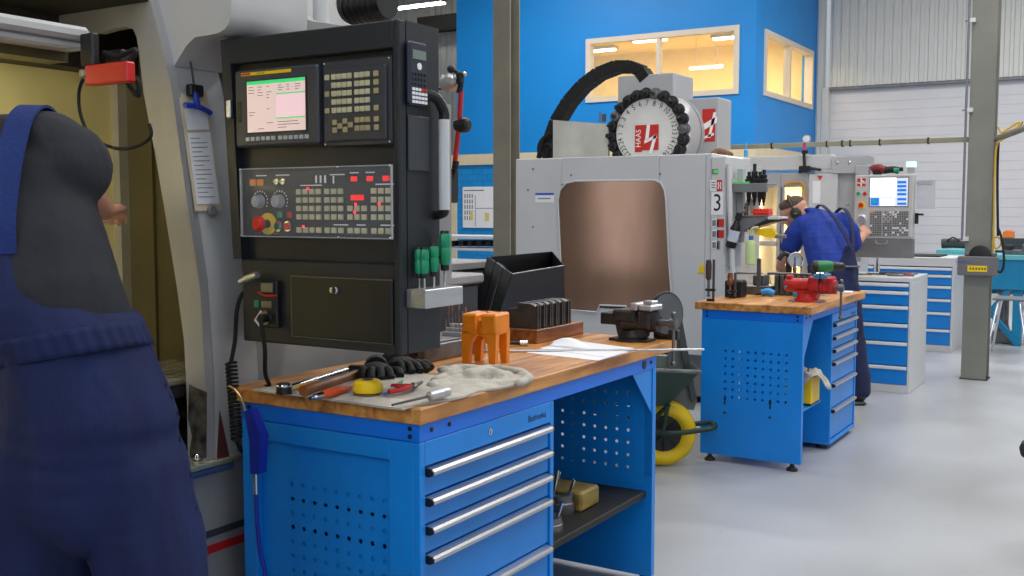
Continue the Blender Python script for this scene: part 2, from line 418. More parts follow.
l = M(m_white).box(q_.x-.33, q_.x+.33, q_.y-.05, q_.y+.05, q_.z, q_.z+.03).build('office_ceiling_light'); M(m_lampw).box(q_.x-.31, q_.x+.31, q_.y-.03, q_.y+.03, q_.z-.03, q_.z).build('lamp_tube', l)
for sx in (-1, 1): M(m_steel).cyl((q_.x+sx*.2, q_.y, q_.z+.03), (q_.x+sx*.2, q_.y, 4.56), .004, n=6).build('hanger', l)
tag(l, 'low hanging office lamp behind the right pane of the wide window', 'ceiling light', 'lights inside the upper office')
def area(name, loc, sx, sy, power, col=(1, 1, 1), rot=(0, 0, 0)):
    l = bpy.data.lights.new(name, 'AREA'); l.shape = 'RECTANGLE'; l.size = sx; l.size_y = sy; l.energy = power; l.color = col
    o = bpy.data.objects.new(name, l); o.location = loc; o.rotation_euler = rot; C.objects.link(o); return o
for k in range(3):
    area('office_light', (XOL+1.2+k*1.8, (YO+YB)/2, 4.46), 1.2, .4, 26, (1, .78, .46))
area('office_light', (XOR-.9, (YO+YB)/2+.3, 4.46), .8, .5, 22, (1, .78, .46))
# ---- steel H columns
def hcol(name, p, m, zt=ZC, f=.205):
    d = .2; x, y = p.x, p.y
    c = M(m).box(x-f/2, x+f/2, y, y+.016, 0, zt).box(x-f/2, x+f/2, y+d-.016, y+d, 0, zt).box(x-.006, x+.006, y+.016, y+d-.016, 0, zt)
    c.mat(m_dark).box(x-f/2-.012, x+f/2+.012, y-.012, y+d+.012, 0, .006)
    return struct(c.build(name))
YC = 9.25
pc1 = at_y(501.5, 200, YC); pc2 = at_y(979, 200, YC)
col1 = hcol('column_left', pc1, m_colp); col2 = hcol('column_right', pc2, m_colp2, ZC, .19)
# ---- hall lamps
def lamp(x, y, z, lab, L=1.5, p=0):
    t = thing('fluorescent_lamp', lab, 'ceiling light', (x, y, z), 0, 'fluorescent lamps under the hall ceiling')
    b = M(m_white).prism([(x-L/2, y-.13, z), (x-L/2, y+.13, z), (x-L/2, y+.06, z+.08), (x-L/2, y-.06, z+.08)], (L, 0, 0)); b.build('housing', t)
    for s in (-1, 1):
        M(m_lamp).cyl((x-L/2+.03, y+s*.06, z-.02), (x+L/2-.03, y+s*.06, z-.02), .016, n=10).build('lamp_tube', t)
    for s in (-1, 1): M(m_steel).cyl((x+s*L*.35, y, z+.08), (x+s*L*.35, y, ZC), .006, n=6).build('hanger', t)
    return t
pl = at_z(420, 6, 5.78)
lamp(pl.x, pl.y, 5.8, 'white fluorescent lamp hanging high in the far left corner of the hall', 1.3)
struct(M(m_dark).box(pl.x-.6, pl.x+3, pl.y+.7, pl.y+.9, 5.35, 5.7).build('beam_1'))
# ================================================================== TURNING MACHINE (big grey machine on the near side)
m_lg = mat('worn_grey_machine_paint', (150, 150, 150), .42, var=.12, scale=3, bump=.03)
m_post = mat('pale_grey_post_paint', (186, 187, 188), .42, var=.06, scale=3, bump=.02)
m_jamb = mat('scuffed_taupe_jamb', (172, 172, 174), .34, .15, var=.12, scale=4, stretch=(1, 1, .25))
m_lwhite = mat('pale_grey_machine_paint', (196, 196, 196), .4, var=.05, scale=2)
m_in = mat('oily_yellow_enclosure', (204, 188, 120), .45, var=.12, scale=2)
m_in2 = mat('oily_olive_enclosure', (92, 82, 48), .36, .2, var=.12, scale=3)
m_slat = mat('cream_slat_steel', (196, 190, 168), .25, .6, var=.1)
m_chip = mat('bare_chipped_paint', (96, 90, 84), .5, .3, var=.5, scale=26)
m_strd = mat('dark_grey_stripe', (58, 62, 70), .5, var=.05)
m_red1 = mat('red_stripe_paint', (196, 30, 32), .45, var=.05)
XF = -2.25
t = thing('turning_machine', 'large grey turning machine with open front that the near worker leans into', 'machine', (-2.6, 1.6, 0))
# lower front panel with the two stripes
zs = .433
b = M(m_lg).box(-3.5, XF, -.4, 3.0, .03, .68, .012)
b.build('base_panel', t)
s = M(m_strd).box(XF, XF+.003, -.39, 2.99, zs+.035, zs+.055); s.build('stripe', t)
o = M(m_red1).box(XF, XF+.003, -.39, 2.99, zs-.012, zs+.012).build('stripe', t); o['label'] = 'red stripe along the lower panel'
# front face right of the opening, leaning back as it rises
YJ = 2.03
prof = [(-2.248, .68), (-2.248, .90), (-2.268, 1.2), (-2.306, 1.43), (-2.336, 1.585), (-2.372, 1.75), (-2.445, 2.0), (-2.62, 2.45)]
def sheet(mb, pr, y0, y1, th):
    P = [(x, y0, z) for x, z in pr] + [(x-th, y0, z) for x, z in pr[::-1]]
    return mb.prism(P, (0, y1-y0, 0))
sheet(M(m_post), prof, YJ+.031, YJ+.20, .05).build('door_post', t)
sheet(M(m_lg), [(x-.03, z) for x, z in prof], YJ+.20, 3.0, .06).build('front_sheet', t)
# end wall plate with the rounded cut-out seen edge-on from the opening (jamb and lintel)
pj = [(206.5, 462), (206, 390), (200, 288), (187, 200), (179, 144), (172, 90), (161, 42), (150, 0), (140, -50), (20, -50), (20, 20), (60, 30), (97, 33), (112, 29), (126, 26.5), (133, 29), (136.5, 37), (139, 52), (143, 90), (149, 122), (157, 165), (163, 200), (177, 288), (184, 340), (187, 400), (188, 462)]
M(m_jamb).prism([at_y(u, v, YJ) for u, v in pj], (0, .03, 0)).build('jamb_plate', t)
pc = [(206, 458), (206.5, 392), (196, 388), (189, 384), (188, 420), (192, 436), (189.5, 450), (190, 459)]
M(m_chip).prism([at_y(u, v, YJ-.002) for u, v in pc], (0, .002, 0)).build('chipped_patch', t)
# enclosure inside
YE = 2.32; XB = at_y(121, 150, YE).x
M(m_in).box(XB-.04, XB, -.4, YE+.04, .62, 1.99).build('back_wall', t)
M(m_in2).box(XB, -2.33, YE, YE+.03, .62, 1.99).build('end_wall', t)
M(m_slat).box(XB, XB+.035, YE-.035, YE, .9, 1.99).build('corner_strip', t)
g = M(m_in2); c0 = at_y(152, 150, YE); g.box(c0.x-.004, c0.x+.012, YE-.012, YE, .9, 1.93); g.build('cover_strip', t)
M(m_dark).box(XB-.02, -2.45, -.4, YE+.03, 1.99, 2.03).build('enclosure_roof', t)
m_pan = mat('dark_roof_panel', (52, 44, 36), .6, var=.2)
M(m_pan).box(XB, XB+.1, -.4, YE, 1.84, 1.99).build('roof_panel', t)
sl = M(m_slat)
for i in range(7):
    x = -2.40-.05*i; sl.box(x, x+.036, .3, YE-.03, .895, .915, .005)
sl.build('way_cover', t)
M(m_dark).box(XB, -2.36, -.3, YE-.02, .862, .893).build('cover_tray', t)
M(m_in2).box(XB, XB+.03, -.3, YE-.02, .62, .86).build('sump_wall', t)
M(m_in2).box(-2.56, -2.5, .3, YE-.03, .76, .80, .01).build('cross_bar', t)
M(m_slat).box(-2.5, XF+.02, -.3, YJ+.11, .672, .69, .004).build('sill', t)
mb_ = mat('blue_sill_edge', (52, 78, 120), .4)
o = M(mb_).box(XF+.002, XF+.022, -.3, YJ+.08, .655, .671, .003).build('sill_edge', t)
M(m_chrome).ball((XF-.03, YJ-.012, .70), .012).build('bolt', t)
m_rust = mat('rusty_mark', (92, 40, 34), .7, var=.3)
p = [(XF+.003, 2.06, .685), (XF+.003, 2.10, .685), (XF+.003, 2.115, .66), (XF+.003, 2.075, .83)]
M(m_rust).prism([Vector(q) for q in p], (.001, 0, 0)).build('rust_mark', t)
# header rails above the opening
ra = at_x(0, 12, -2.36); rb = at_x(0, 34, -2.36)
YR = at_x(92, 40, -2.36).y
rail = M(m_lwhite).box(-2.5, -2.36, -.4, YR, ra.z-.035, ra.z, .01).box(-2.46, -2.385, -.4, YR, rb.z-.005, ra.z-.035, .006)
rail.build('header_rail', t)
M(m_in2).box(-2.54, -2.46, -.4, YR, 1.79, 1.83).build('door_track', t)
# top covers behind the control cabinet
tc = [at_y(u, v, 2.5) for u, v in ((196, 46), (196, 20), (204, -20), (236, -20), (246, 2), (272, 8), (312, 21), (332, 24), (350, 27), (350, 60), (196, 60))]
M(m_lwhite).prism(tc, (0, .2, 0)).build('top_cover', t)
pt = at_y(321, 24, 2.62)
M(m_lwhite).cyl((pt.x, pt.y, pt.z-.05), (pt.x, pt.y, pt.z+.6), .026, n=16).build('riser_pipe', t)
# rounded hood shoulder left of the cabinet top
sh = [at_y(u, v, 2.06) for u, v in ((195, 37), (186, 46), (174, 66), (162, 40), (156, 20), (150, -40), (230, -40), (231.5, 0), (231, 14), (229, 23), (225, 29), (218, 33), (206, 35.5))]
M(m_lwhite).prism(sh, (0, .3, 0)).build('hood_shoulder', t)
# low tail of the machine beyond the cabinet
M(m_cab2).box(-3.4, XF-.01, 3.05, 3.45, .03, 1.11, .01).box(-3.4, -2.8, 3.45, 4.4, .03, 1.11, .01).box(-3.4, XF-.005, 3.0, 3.06, .03, 1.05).build('tail_housing', t)
M(m_lg).box(-3.42, XF+.005, 3.0, 3.47, 1.11, 1.15, .008).box(-3.42, -2.79, 3.47, 4.42, 1.11, 1.15, .006).build('tail_cover', t)
# inside lamp of the machine
M(m_lampw).box(-2.53, -2.51, .7, 1.6, 1.82, 1.835).build('work_lamp', t)
area('enclosure_light', (-2.47, .95, 1.78), .06, 1.1, 32, (1, .97, .88), (0, radians(62), 0))
# black motor on top of the cabinet's rear edge
pm = at_y(367, 22, 2.45)
m_ = M(mat('black_cast_motor', (26, 26, 24), .35, var=.3, scale=14)).lathe([(.0, -.075), (.05, -.075), (.058, -.06), (.06, .06), (.052, .078), (0, .078)], (pm.x, pm.y, pm.z+.055), (1, 0, 0), 24)
for k in range(6): m_.torus((pm.x-.05+k*.02, pm.y, pm.z+.055), (1, 0, 0), .058, .004, 24, 6)
m_.build('fan_motor', t)
# ------------------------------------------------------------------ things on the machine
k = thing('red_air_valve', 'red pneumatic valve hanging on a black bracket inside the open machine', 'valve', at_y(110, 74, 2.02))
Yv = 1.72
def bx(mb, u0, v0, u1, v1, y, dep, bev=.004):
    a = at_y(u0, v0, y); c = at_y(u1, v1, y); return mb.box(a.x, c.x, y, y+dep, c.z, a.z, bev)
bx(M(m_red), 84, 65.5, 127, 81.5, Yv, .028).build('body', k)
bx(M(m_black), 79, 34, 93, 65, Yv+.005, .022).build('bracket', k)
bx(M(m_steel), 78, 69, 84, 77, Yv+.005, .018).build('fitting', k)
h = [at_y(u, v, Yv+.03) for u, v in ((83, 79), (79, 92), (80, 112), (88, 132), (103, 144), (122, 149), (140, 145), (151, 136), (149, 124))]
M(m_rubber).tube(h, .0045, 8, 5).build('air_hose', k)
h = [at_y(u, v, Yv+.05) for u, v in ((104, 53), (118, 56), (136, 50), (130, 62), (124, 72), (131, 88), (138, 95), (139, 84), (134, 78))]
M(m_rubber).tube(h, .007, 8, 5).build('cable_bundle', k)
bx(M(m_black), 104, 51, 122, 62, Yv+.05, .04).build('terminal', k)
# paper strip holder, magnet, T-handle key
def onpost(u, v, off=.0):
    """point on the leaning post face"""
    for i in range(12):
        x = -2.25 if i == 0 else x
        q = at_x(u, v, x+off)
        for (xa, za), (xb, zb) in zip(prof[:-1], prof[1:]):
            if za <= q.z <= zb: x = xa+(xb-xa)*(q.z-za)/(zb-za)
    return q
ph = thing('paper_holder', 'narrow document holder with white sheets taped to the slanting machine post', 'document holder', onpost(205, 205, .01))
def quad(mb, pts, off, th):
    P = [onpost(u, v, off) for u, v in pts]; return mb.prism(P, (th, 0, 0))
quad(M(mat('beige_backing_card', (214, 200, 172), .7)), ((178, 94), (206, 92), (221.5, 211), (195, 211)), .004, .003).build('backing_card', ph)
quad(M(m_paper), ((184, 109), (206.5, 108), (209, 129.5), (187, 130)), .0075, .001).build('paper_sheet', ph)
quad(M(m_paper), ((187, 133), (210, 132), (219.5, 204), (197, 204)), .0075, .001).build('paper_sheet', ph)
ln = M(m_inkg)
for i in range(14):
    v = 138+i*4.5; x0 = 189.5+(v-133)*.145; quad(ln, ((x0, v), (x0+(16 if i % 3 else 10), v-.2), (x0+(16 if i % 3 else 10)+.1, v+.5), (x0+.1, v+.7)), .0087, .0004)
ln.build('printed_lines', ph)
mp_ = onpost(210.5, 211, .01)
o = M(m_dgrey).lathe([(.013, 0), (.0155, .003), (.0155, .011), (.013, .014)], mp_, (1, 0, .15), 20).build('round_magnet'); tag(o, 'round grey magnet under the paper holder on the machine post', 'magnet')
kp = onpost(192, 91, .01)
o = M(m_black).boxc(kp+Vector((.012, 0, 0)), (.024, .05, .034), None, .004).build('magnet_clip'); tag(o, 'black magnetic clip holding the blue hex key', 'clip')
tk = thing('hex_key', 'blue T-handled hex key hanging in front of the paper holder', 'hex key', onpost(197, 108, .03))
c0 = onpost(197.5, 108.5, .035); up_ = (onpost(190, 58, .035)-c0).normalized(); sd = (onpost(211, 113, .035)-onpost(184, 105.5, .035)).normalized()
mbk = mat('blue_grip', (28, 62, 178), .35)
M(mbk).tube([c0-sd*.045-up_*.0, c0-sd*.03+up_*.002, c0+up_*.006, c0+sd*.03+up_*.002, c0+sd*.048-up_*.004], .008, 12, 4, None).tube([c0, c0+up_*.045], .008, 10, 0, [.011, .007]).build('handle', tk)
M(m_dsteel).cyl(c0+up_*.04, c0+up_*.14, .003, n=6).build('shaft', tk)
# coiled cable and air gun at the bench's left end
cz = [at_x(u, v, XF+.06) for u, v in ((262, 285), (244, 292), (237, 310), (235, 340), (231, 362))]
cp = M(m_rubber).tube(cz, .006, 8, 5)
a, b_ = at_x(231, 362, XF+.06), at_x(237, 440, XF+.06); n = 300
P = [a.lerp(b_, i/n)+Vector((.014*cos(i*.42), .014*sin(i*.42), 0)) for i in range(n)]
cp.tube(P, .0042, 6); e_ = [b_, at_x(242, 452, XF+.05), at_x(248, 446, XF+.03), at_x(246, 425, XF+.02)]
cp.tube(e_, .006, 8, 5)
o = cp.build('coiled_cable'); tag(o, 'black coiled cable hanging from the cabinet socket down past the bench end', 'cable')
g = thing('air_gun', 'blue air blow gun with bent brass nozzle hanging on the bench corner', 'air gun', at_y(258, 470, 2.02))
Yg = 1.995
mg = mat('dark_blue_plastic', (24, 44, 165), .35)
M(mg).prism([at_y(u, v, Yg) for u, v in ((244, 412), (250, 409), (256, 424), (261, 437), (259, 474), (250, 474), (249, 440))], (0, .028, 0)).build('body', g)
M(mg).tube([at_y(u, v, Yg+.014) for u, v in ((250, 415), (257, 426), (264, 437), (261, 444))], .004, 8, 4).build('lever', g)
M(mat('brass', (196, 168, 120), .3, .8)).tube([at_y(u, v, Yg+.014) for u, v in ((245, 411), (241, 398), (234, 389), (229, 386))], .003, 8, 4).build('nozzle', g)
M(m_chrome).cyl(at_y(255.5, 474, Yg+.014), at_y(256, 494, Yg+.014), .007, n=12).build('fitting', g)
hs = [at_y(u, v, Yg+.014) for u, v in ((256, 492), (257, 520), (260, 550), (266, 580), (268, 640))]
M(mg).tube(hs, .006, 10, 5).build('hose', g)
# ================================================================== CONTROL CABINET
YK = 2.1
def K(u, v, off=0.0): return at_y(u, v, YK-off)
kl, kr = -2.24, -1.612
kt, kb, kbend = 1.875, 1.030, 1.262
t = thing('control_cabinet', 'tall black control cabinet with lit screen and keypads above the near workbench', 'control cabinet', ((kl+kr)/2, YK+.08, kb))
dp = .17
hs = M(m_cab).prism([(kl, YK+.03, kt), (kr, YK+.03, kt), (kr, YK+.03, kb), (kl+.055, YK+.03, kb), (kl+.035, YK+.03, kbend)], (0, dp-.03, 0))
# raised surround: stiles, head
hs.prism([(kl, YK, kt), (kl+.035, YK, kt), (kl+.066, YK, kbend), (kl+.034, YK, kbend)], (0, .0299, 0)).box(kr-.022, kr, YK-.001, YK+.0299, kb, kt, .004).box(kl+.034, kr-.021, YK-.0005, YK+.029, kt-.07, kt-.001, .003)
hs.box(kl+.06, kr-.0221, YK+.006, YK+.035, kb, kbend, .004)
hs.build('housing', t)
a, c = K(237, 71), K(321, 143)
def kbox(mb, u0, v0, u1, v1, y0, y1, bev=.003):
    a, c = K((u0), v0), K(u1, v1); return mb.box(a.x, c.x, YK+y0, YK+y1, c.z, a.z, bev)
# --- display unit; coordinates on its own face: local (x right, z up) in metres
dx0_, dx1_, dz1_, dz0_ = -2.177, -1.872, 1.782, 1.573
du = M(m_cab2).box(dx0_, dx1_, YK-.012, YK+.03, dz0_, dz1_, .006).build('display_unit', t)
W, H = dx1_-dx0_, dz1_-dz0_
m_scr = mat('lit_screen_page', (226, 200, 194), .3, var=.01, emit=.5)
m_sgr = mat('screen_green', (50, 190, 110), .3, var=0, emit=.8)
m_spk = mat('screen_pink', (232, 196, 202), .3, var=0, emit=.6)
m_stx = mat('screen_text', (120, 110, 120), .3, var=0, emit=.15)
fy = YK-.012
def S(mb, x0, x1, z0, z1, d0, d1, bev=0): return mb.box(dx0_+x0*W, dx0_+x1*W, fy-d1, fy-d0, dz0_+z0*H, dz0_+z1*H, bev)
S(M(m_black), .155, .88, .165, .86, .0, .002).build('screen_surround', du)
sc_ = M(m_scr); S(sc_, .17, .865, .185, .845, .002, .003); sc_.mat(m_sgr)
S(sc_, .17, .865, .80, .845, .003, .0034); S(sc_, .525, .865, .655, .67, .003, .0034); S(sc_, .525, .865, .345, .36, .003, .0034)
sc_.mat(m_spk); S(sc_, .525, .865, .36, .655, .003, .0033)
sc_.mat(m_stx); random.seed(3)
for r in range(16):
    z = .77-r*.036
    for c_ in range(3):
        if random.random() < (.75 if r < 4 else .35): S(sc_, .19+c_*.11, .19+c_*.11+random.uniform(.03, .08), z-.009, z, .003, .0034)
for r in range(3):
    for c_ in range(3): S(sc_, .55+c_*.1, .55+c_*.1+random.uniform(.03, .07), .765-r*.03, .774-r*.03, .003, .0034)
for r in range(3):
    S(sc_, .54, .54+random.uniform(.1, .28), .30-r*.036, .309-r*.036, .003, .0034)
o = sc_.build('screen', du); o['label'] = 'lit screen with a green header and pale pages'
bd = M(m_yel); S(bd, .095, .70, .925, .965, 0, .0015); bd.mat(m_red); S(bd, .10, .21, .932, .958, .0015, .002)
bd.mat(m_ink); bd.text('Series 18i', .0075, ry_face((dx0_+.34*W, fy-.0022, dz0_+.945*H)))
o = bd.build('name_badge', du); o['label'] = 'narrow yellow badge'
kk = M(mat('pale_grey_key', (176, 186, 190), .45))
for i in range(12):
    x = .145+i*.0625+(.02 if i > 5 else 0); S(kk, x, x+.046, .075, .125, 0, .004, .001)
kk.build('soft_keys', du)
S(M(m_black), .04, .09, .32, .60, 0, .002, .001).build('card_slot', du)
# --- keyboard panel
mx0, mx1, mz1, mz0 = -1.868, -1.640, 1.787, 1.566
mu = M(m_cab2).box(mx0, mx1, YK+.004, YK+.03, mz0, mz1, .003).box(mx0+.012, mx1-.012, YK-.004, YK+.004, mz0+.012, mz1-.022, .003).build('keyboard_panel', t)
for sx in (mx0+.007, mx1-.007):
    for sz in (mz0+.006, mz1-.006): M(m_chrome).ball((sx, YK+.004, sz), .0038).build('screw', mu)
kk = M(m_cream); kk2 = mat('tan_keys', (178, 162, 118), .5, var=.05, scale=60)
def key(mb, cx, cz, w=.0155, h=.0140, y=YK-.004): mb.box(mx0+cx-w/2, mx0+cx+w/2, y-.005, y, mz1-cz-h/2, mz1-cz+h/2, .0015)
colx = [.047, .0645, .082, .0995, .124, .1415, .159]
for r in range(5):
    z = .043+r*.0215
    kk.mat(m_cream)
    for i, cx in enumerate(colx): key(kk, cx, z)
    if r in (0, 2, 4): kk.mat(m_cream if r == 0 else kk2); key(kk, .024, z)
    kk.mat(kk2)
    if r != 3: key(kk, .187, z)
kk.mat(kk2)
for cx, cz in ((.049, .160), (.0665, .170), (.084, .158), (.1015, .168), (.049, .180), (.084, .180)): key(kk, cx, cz)
for cx in (.124, .1415, .159, .187):
    for cz in (.157, .178): key(kk, cx, cz)
kk.build('keys', mu)
# --- operation panel with clear cover
ox0, ox1, oz1, oz0 = -2.143, -1.616, 1.513, 1.326
OW, OH = ox1-ox0, oz1-oz0
op = M(mat('dark_panel_face', (40, 41, 44), .4, var=.08)).box(ox0+.008, ox1-.008, YK+.01, YK+.032, oz0+.006, oz1-.006, .002).build('operation_panel', t)
oy = YK+.01
def O(x, z): return (ox0+x*OW, oz0+z*OH)     # fractions of the panel, z up
def obox(mb, x, z, w, h, d, bev=.001):
    cx, cz = O(x, z); return mb.box(cx-w/2, cx+w/2, oy-d, oy, cz-h/2, cz+h/2, bev)
kk = M(m_cream)
for gx, n in ((.345, 4), (.535, 3), (.685, 3), (.835, 3)):
    for r, gz in enumerate((.655, .535, .415, .295, .105)):
        if gx == .685 and r < 2: continue
        for i in range(n): obox(kk, gx+i*.0445, gz, .0165, .0145, .006)
kk.build('keys', op)
m_led = mat('red_led_window', (225, 22, 24), .3, var=.1, scale=300, emit=.9)
for x, w in ((.71, .022), (.81, .022), (.91, .022)):
    f = M(m_ink); obox(f, x, .825, w+.008, .019, .002); f.mat(m_led); obox(f, x, .825, w, .013, .003); f.build('led_display', op)
f = M(m_ink); obox(f, .73, .565, .052, .018, .002); f.mat(m_led); obox(f, .73, .565, .045, .014, .003); f.build('led_display', op)
ml = mat('lit_red_lamp', (255, 40, 70), .3, var=0, emit=2.5)
for x, z in ((.41, .70), (.375, .155), (.715, .36), (.87, .475), (.722, .475)):
    cx, cz = O(x, z); M(ml).ball((cx, oy-.004, cz), .0035).build('indicator_lamp', op)
for x in (.025, .078):
    f = M(m_org); obox(f, x, .80, .023, .018, .007, .002); f.build('push_button', op)
for x in (.205, .25):
    cx, cz = O(x, .805); M(m_chrome).cyl((cx, oy, cz), (cx, oy-.012, cz), .009, .008, 16).cyl((cx, oy-.012, cz), (cx, oy-.022, cz), .0025, n=8).build('key_switch', op)
for x in (.068, .208):
    cx, cz = O(x, .52)
    M(mat('grey_knob', (176, 178, 180), .4)).lathe([(.019, 0), (.017, .012), (.015, .02), (.0, .02)], (cx, oy, cz), (0, -1, 0), 20).box(cx-.003, cx+.003, oy-.024, oy-.018, cz-.016, cz+.016, .001).build('rotary_knob', op)
dial = M(m_wlet)
for x in (.068, .208):
    cx, cz = O(x, .52)
    for i in range(13):
        an = pi*(-.15+1.3*i/12); px, pz = cx+.028*cos(an), cz+.028*sin(an); dial.box(px-.0014, px+.0014, oy-.0008, oy, pz-.0022, pz+.0022)
for x, z, w in ((.40, .745, .05), (.47, .745, .03), (.60, .89, .05), (.71, .91, .03), (.81, .91, .03), (.90, .745, .06), (.62, .185, .05), (.75, .185, .03), (.92, .185, .05), (.08, .90, .04), (.23, .90, .05)): obox(dial, x, z, w, .003, .0008, 0)
for i in range(3): obox(dial, .46+.03*i, .83, .006, .02, .0008, 0)
obox(dial, .575, .82, .005, .02, .0008, 0)
dial.build('printed_marks', op)
cx, cz = O(.125, .19)
o = M(m_yel).lathe([(.030, 0), (.030, .004), (.0, .004)], (cx, oy, cz), (0, -1, 0), 28).build('emergency_stop', op); o['label'] = 'red mushroom emergency stop on a yellow ring'
M(m_black).cyl((cx, oy-.004, cz), (cx, oy-.03, cz), .012, n=16).mat(m_red).lathe([(.016, .0), (.0205, .004), (.0205, .014), (.014, .021), (0, .022)], (cx, oy-.028, cz), (0, -1, 0), 24).build('stop_button', op)
for x, m_, nm in ((.205, m_green, 'green'), (.272, m_red, 'red')):
    cx, cz = O(x, .155)
    o = M(m_chrome).cyl((cx, oy, cz), (cx, oy-.008, cz), .0145, n=20).mat(mat('start_green', (20, 90, 70), .4) if nm == 'green' else m_red).cyl((cx, oy-.008, cz), (cx, oy-.014, cz), .0095, n=16).build('push_button', op); o['label'] = nm+' button with a steel ring'
    f = M(m_green if nm == 'green' else m_haas); obox(f, x+.005, .325, .018, .016, .003); f.build('marker_plate', op)
cv = M(m_glass).box(ox0, ox1, YK-.030, YK-.028, oz0, oz1)
o = cv.build('clear_cover', op)
fr = M(mat('clear_cover_edge', (190, 194, 198), .15, var=0, alpha=.55))
for z in (oz0, oz1-.003): fr.box(ox0, ox1, YK-.031, YK-.024, z, z+.003)
for x in (ox0, ox1-.003): fr.box(x, x+.003, YK-.031, YK-.024, oz0+.003, oz1-.003)
fr.build('cover_rim', op)
for x in (ox0+.004, (ox0+ox1)/2+.09, ox1-.004):
    for z in (oz0+.003, oz1-.003): M(m_chrome).ball((x, YK-.031, z), .0035, 8).build('screw', op)
# --- lower door and socket panel
a, c = at_y(291, 276, YK), at_y(396, 343.5, YK)
ex0, ex1, ez1, ez0 = -1.985, -1.638, 1.222, 1.055
dr = M(m_blackp).box(ex0, ex1, YK-.004, YK+.01, ez0, ez1, .004).build('door', t)
M(mat('worn_steel_edge', (120, 112, 102), .4, .6)).box(ex0, ex1, YK-.0045, YK-.003, ez1-.003, ez1).box(ex0, ex0+.002, YK-.0045, YK-.003, ez0, ez1).box(ex0, ex1, YK-.0045, YK-.003, ez0, ez0+.002).build('door_edge', dr)
M(m_chrome).lathe([(.010, 0), (.010, .004), (.007, .008), (.0085, .016), (0, .018)], (ex0+.16, YK-.004, ez1-.034), (0, -1, 0), 18).build('knob', dr)
sp = M(m_black).box(-2.09, -2.03, YK-.012, YK+.01, 1.075, 1.205, .004).build('socket_panel', t)
M(m_steel).box(-2.085, -2.04, YK-.018, YK-.012, 1.172, 1.2, .002).box(-2.085, -2.045, YK-.018, YK-.012, 1.13, 1.152, .002).build('socket_plate', sp)
M(m_red).tube([(-2.092, YK-.018, 1.172), (-2.07, YK-.021, 1.166), (-2.045, YK-.021, 1.165), (-2.028, YK-.014, 1.167)], .003, 6, 4).build('red_band', sp)
M(m_steel).cyl((-2.067, YK-.012, 1.103), (-2.067, YK-.022, 1.103), .019, n=20).mat(m_black).cyl((-2.06, YK-.022, 1.103), (-2.055, YK-.05, 1.103), .012, n=14).build('round_socket', sp)
o = M(m_green).box(-2.128, -2.11, YK-.001, YK+.007, 1.128, 1.148, .001).build('marker_plate', t); o['label'] = 'small green square plate'
o = M(m_paper); o.T = Matrix.Translation((-2.105, YK-.001, 1.098)) @ Matrix.Rotation(radians(40), 4, 'Y'); o.box(-.013, .013, -.001, 0, -.02, .02); o.mat(m_haas).box(-.009, .009, -.0014, -.001, -.012, -.004).mat(mat('sticker_blue', (70, 90, 190), .5)).box(-.009, .009, -.0014, -.001, .004, .012)
o = o.build('sticker', t); o['label'] = 'white tilted sticker with red and blue print'
M(m_alu).cyl((-2.085, YK-.028, 1.222), (-2.13, YK-.03, 1.208), .010, n=14).cyl((-2.13, YK-.03, 1.208), (-2.15, YK-.03, 1.2), .0075, n=12).build('cable_plug', t)
M(m_rubber).tube([(-2.055, YK-.05, 1.103), (-2.045, YK-.055, 1.08), (-2.04, YK-.05, 1.02), (-2.06, YK-.03, .95), (-2.085, YK+.01, .91), (-2.12, YK+.03, .90)], .006, 8, 5).build('power_lead', t)
M(m_alu).box(kl+.030, kl+.046, YK-.014, YK, 1.655, 1.705, .003).build('hinge', t)
# --- right side: grip bar with brackets and dark plate
gx = kr+.03; gy = YK+.15
M(m_white).cyl((gx, gy, 1.40), (gx, gy, 1.635), .0145, n=20).build('grip_bar', t)
M(m_blackp).tube([(kr-.005, gy-.05, 1.70), (kr+.02, gy-.02, 1.69), (gx, gy, 1.655), (gx, gy, 1.632)], .014, 10, 4).build('grip_bracket', t)
M(m_blackp).tube([(kr-.005, gy, 1.385), (kr+.015, gy, 1.387), (gx, gy, 1.393), (gx, gy, 1.402)], .012, 10, 4).build('grip_bracket', t)
M(m_cab2).box(kr, kr+.006, YK+.03, YK+.12, 1.50, 1.64, .003).build('side_plate', t)
# support arm joining cabinet to the machine
M(m_lg).box(kl-.04, kl+.06, YK+.09, YK+.165, 1.1, 1.80, .006).box(kl+.1, kr-.1, YK+dp, YK+dp+.2, 1.2, 1.7).build('support_arm', t)
# ------------------------------------------------------------------ things on the cabinet's right side
ca = thing('pocket_calculator', 'dark blue pocket calculator stuck on the side of the control cabinet', 'calculator', (kr, YK+.07, 1.69))
mc = mat('navy_calculator_case', (40, 44, 62), .4)
T = rx_face((kr, 0, 0)); y0, y1 = YK+.022, YK+.102; z0, z1 = 1.665, 1.825
M(mc).box(kr+.001, kr+.016, y0, y1, z0, z1, .006).build('case', ca)
M(mat('lcd_grey', (120, 134, 128), .3)).box(kr+.016, kr+.0175, y0+.012, y1-.012, z1-.045, z1-.022).build('display', ca)
f = M(m_wlet).cyl((kr+.016, (y0+y1)/2, z1-.062), (kr+.018, (y0+y1)/2, z1-.062), .009, n=16)
for r in range(3):
    for c_ in range(5): f.mat(m_black if r < 3 else m_wlet).box(kr+.016, kr+.018, y0+.01+c_*.013, y0+.018+c_*.013, z1-.085-r*.013, z1-.079-r*.013)
for r in range(4):
    for c_ in range(5): f.mat(m_red if (r == 0 and c_ > 2) else m_paper).box(kr+.016, kr+.0185, y0+.009+c_*.013, y0+.0195+c_*.013, z1-.124-r*.0105, z1-.117-r*.0105)
f.build('keys', ca)
sb0 = (kr+.001, kr+.062, YK+.02, YK+.19, 1.15, 1.198)
